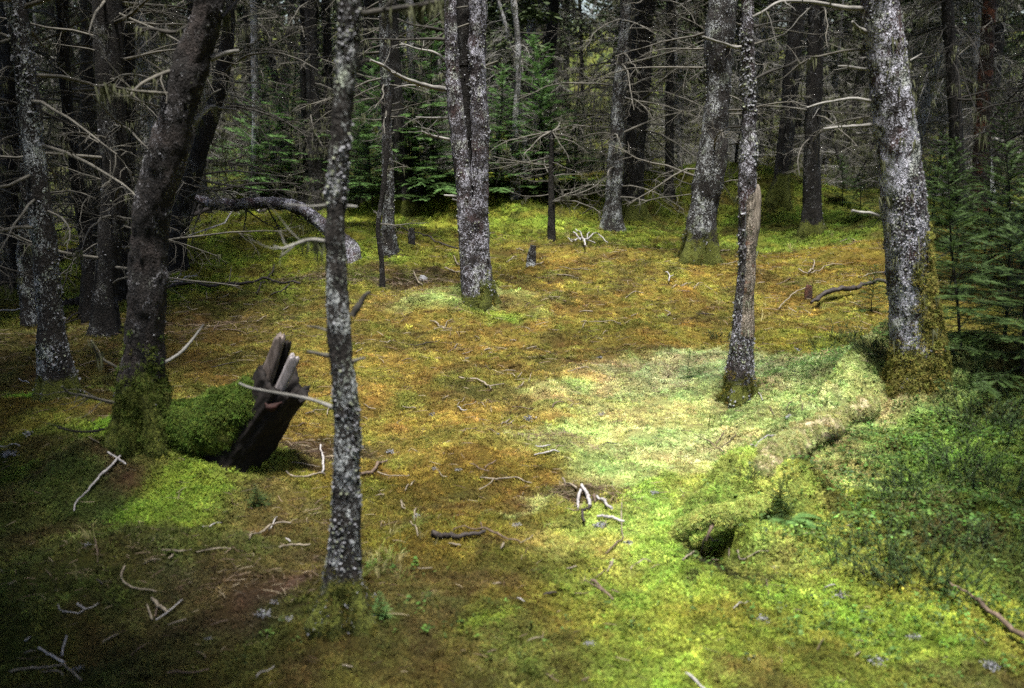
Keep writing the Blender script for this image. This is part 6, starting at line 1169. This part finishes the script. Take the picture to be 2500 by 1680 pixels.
bands = [(-1e9, 330, 'left of the leaning trunk'), (330, 800, 'between leaning trunk and foreground trunk'), (800, 1130, 'between foreground trunk and twin stems'), (1130, 1480, 'between twin stems and twig wrapped trunk'), (1480, 1800, 'between twig wrapped trunk and snag'), (1800, 2180, 'between snag and thick right trunk'), (2180, 1e9, 'right of the thick right trunk')]
for a, b_, nm in bands:
    for near, dn in ((True, 'twiggy dark spruce'), (False, 'distant thin spruce')):
        L = sorted([(spx(x, y), T) for T, x, y in BG if a <= spx(x, y) < b_ and (y < 26) == near])
        for k, (_, T) in enumerate(L): T['label'] = f"{dn} in the background {nm}, {ORD[k]}{'leftmost' if k == 0 else 'from left'}"
for a, b_, nm in bands:
    L = sorted([(spx(x, y), T) for T, x, y in BRUSH if a <= spx(x, y) < b_])
    for k, (_, T) in enumerate(L): T['label'] = f"leafless young tree {nm}, {ORD[k]}{'leftmost' if k == 0 else 'from left'}"
# unseen trees added beside and behind the viewer to shade foreground and edges
for x, y, s, lb in [(-2.9, 2.2, 1.0, 'added unseen shade spruce just outside the left edge of view'), (-2.2, -1.6, 1.1, 'added unseen shade spruce behind the viewer on the left'), (.6, -2.2, 1.0, 'added unseen shade spruce straight behind the viewer'), (-4.4, 4.9, 1.1, 'added shade spruce outside the view left of leaning trunk'), (3.4, 1.3, .95, 'added unseen shade spruce just outside the right edge of view'), (4.7, 5.6, 1.0, 'added shade spruce outside the view right of thick trunk'), (-5.6, .6, 1.1, 'added unseen shade spruce far left of the viewer'), (-1.6, 1.6, .8, 'added unseen shade spruce close to the viewer on the left'), (-3.3, 3.9, .9, 'added unseen shade spruce beside the lower left corner of view'), (-5.6, 7.4, .8, 'added shade spruce outside the view left of the scaly trunk'), (5.4, 8.2, 1.0, 'added shade spruce outside the view beside right saplings'), (2.2, -.4, .9, 'added unseen shade spruce behind the viewer on the right'), (3.1, 3.3, .75, 'added unseen shade spruce beside the lower right corner of view')]:
    T = empty('spruce_tree', (x, y, ground(x, y))); T.scale = (s, s, s); T.rotation_euler = (0, 0, x*3+y); tm, cm, fm = FV[int(abs(x*10)) % 6]
    link('trunk', tm, T); link('foliage', DENSE[int(abs(x*7)) % 2], T); tag(T, lb, 'tree', 'added shade trees around the viewer')

# dense far wood, reads as one mass
mb = MB(); r = np.random.default_rng(8)
for _ in range(150):
    y = r.uniform(44, 70); x = r.uniform(-1, 1)*(y*.55+3); g_ = ground(x, y); hh = r.uniform(7, 12)
    tube(mb, np.array([[x, y, g_-.3], [x+r.normal(0, .2), y, g_+hh*.5], [x+r.normal(0, .3), y, g_+hh]]), [.16, .12, .05], 5, 0, cap=False)
n = 13000; y = r.uniform(42, 66, n); x = r.uniform(-1, 1, n)*(y*.55+3); h0 = H(x, y)+r.uniform(0, 1, n)**.8*11
c = np.stack([x, y, h0], 1); a = r.uniform(0, 6.28, n); L = r.uniform(.3, 1.1, n)[:, None]; dv = np.stack([np.cos(a), np.sin(a), r.uniform(-.8, .3, n)], 1)*L; w = np.stack([-np.sin(a), np.cos(a), r.normal(0, .8, n)], 1)*L*.13
v = np.stack([c, c+dv*.5+w, c+dv, c+dv*.5-w], 1).reshape(-1, 3); k = np.arange(n)[:, None]*4
mb.add(v, np.concatenate([k, k+1, k+2, k+3], 1), mat=1)
o = link('far_wood', mb.mesh('far_wood', [M['bark_far'], M['needle_dull']], False)); tag(o, 'dense dark far wood closing off the background', 'wood', kind='stuff')

# ------------------------------------------------------------------ labels of the plain sticks: by the landmark they lie next to
LAND = [('the lone forked stick', G(z(5, 960, 1050))), ('the twin stems', l3), ('the foreground trunk', l1), ('the snag', l5), ('the leaning trunk', l2), ('the leaning stump', np.array(LOG.location)), ('the blackened log', G(z(8, 800, 560))), ('the bark chip pile', G(z(8, 1690, 320))), ('the thick right trunk', l4), ('the knobbly spruce', TREES[5][1]), ('the hook shaped stick', G(z(7, 850, 860))), ('the crossed sticks', G(z(7, 1080, 1060))), ('the three meeting sticks', G(z(7, 440, 1430))), ('the furry grey lichen tuft', G(z(5, 1280, 1300))), ('the dark hollow', G(z(9, 230, 600))), ('the rust coloured patch', G(z(5, 1740, 800))), ('the long dark fallen branch', G(z(4, 1550, 425)))]
buck = {}
for o, l, m_ in STICKS:
    ds = [np.linalg.norm(np.array(l[:2])-np.array(q[:2])) for _, q in LAND]; k = int(np.argmin(ds)); buck.setdefault((k, m_), []).append((ds[k], o))
for (k, m_), L in buck.items():
    L.sort(key=lambda q: q[0]); cw = {'stick_pale': 'pale', 'stick_grey': 'grey', 'stick_brown': 'brown', 'stick_dark': 'dark'}[m_]
    for i_, (_, o) in enumerate(L): o['label'] = f"small {cw} twig lying on moss, {ORD[i_]}nearest to {LAND[k][0]}"
print('objects', len(bpy.data.objects))
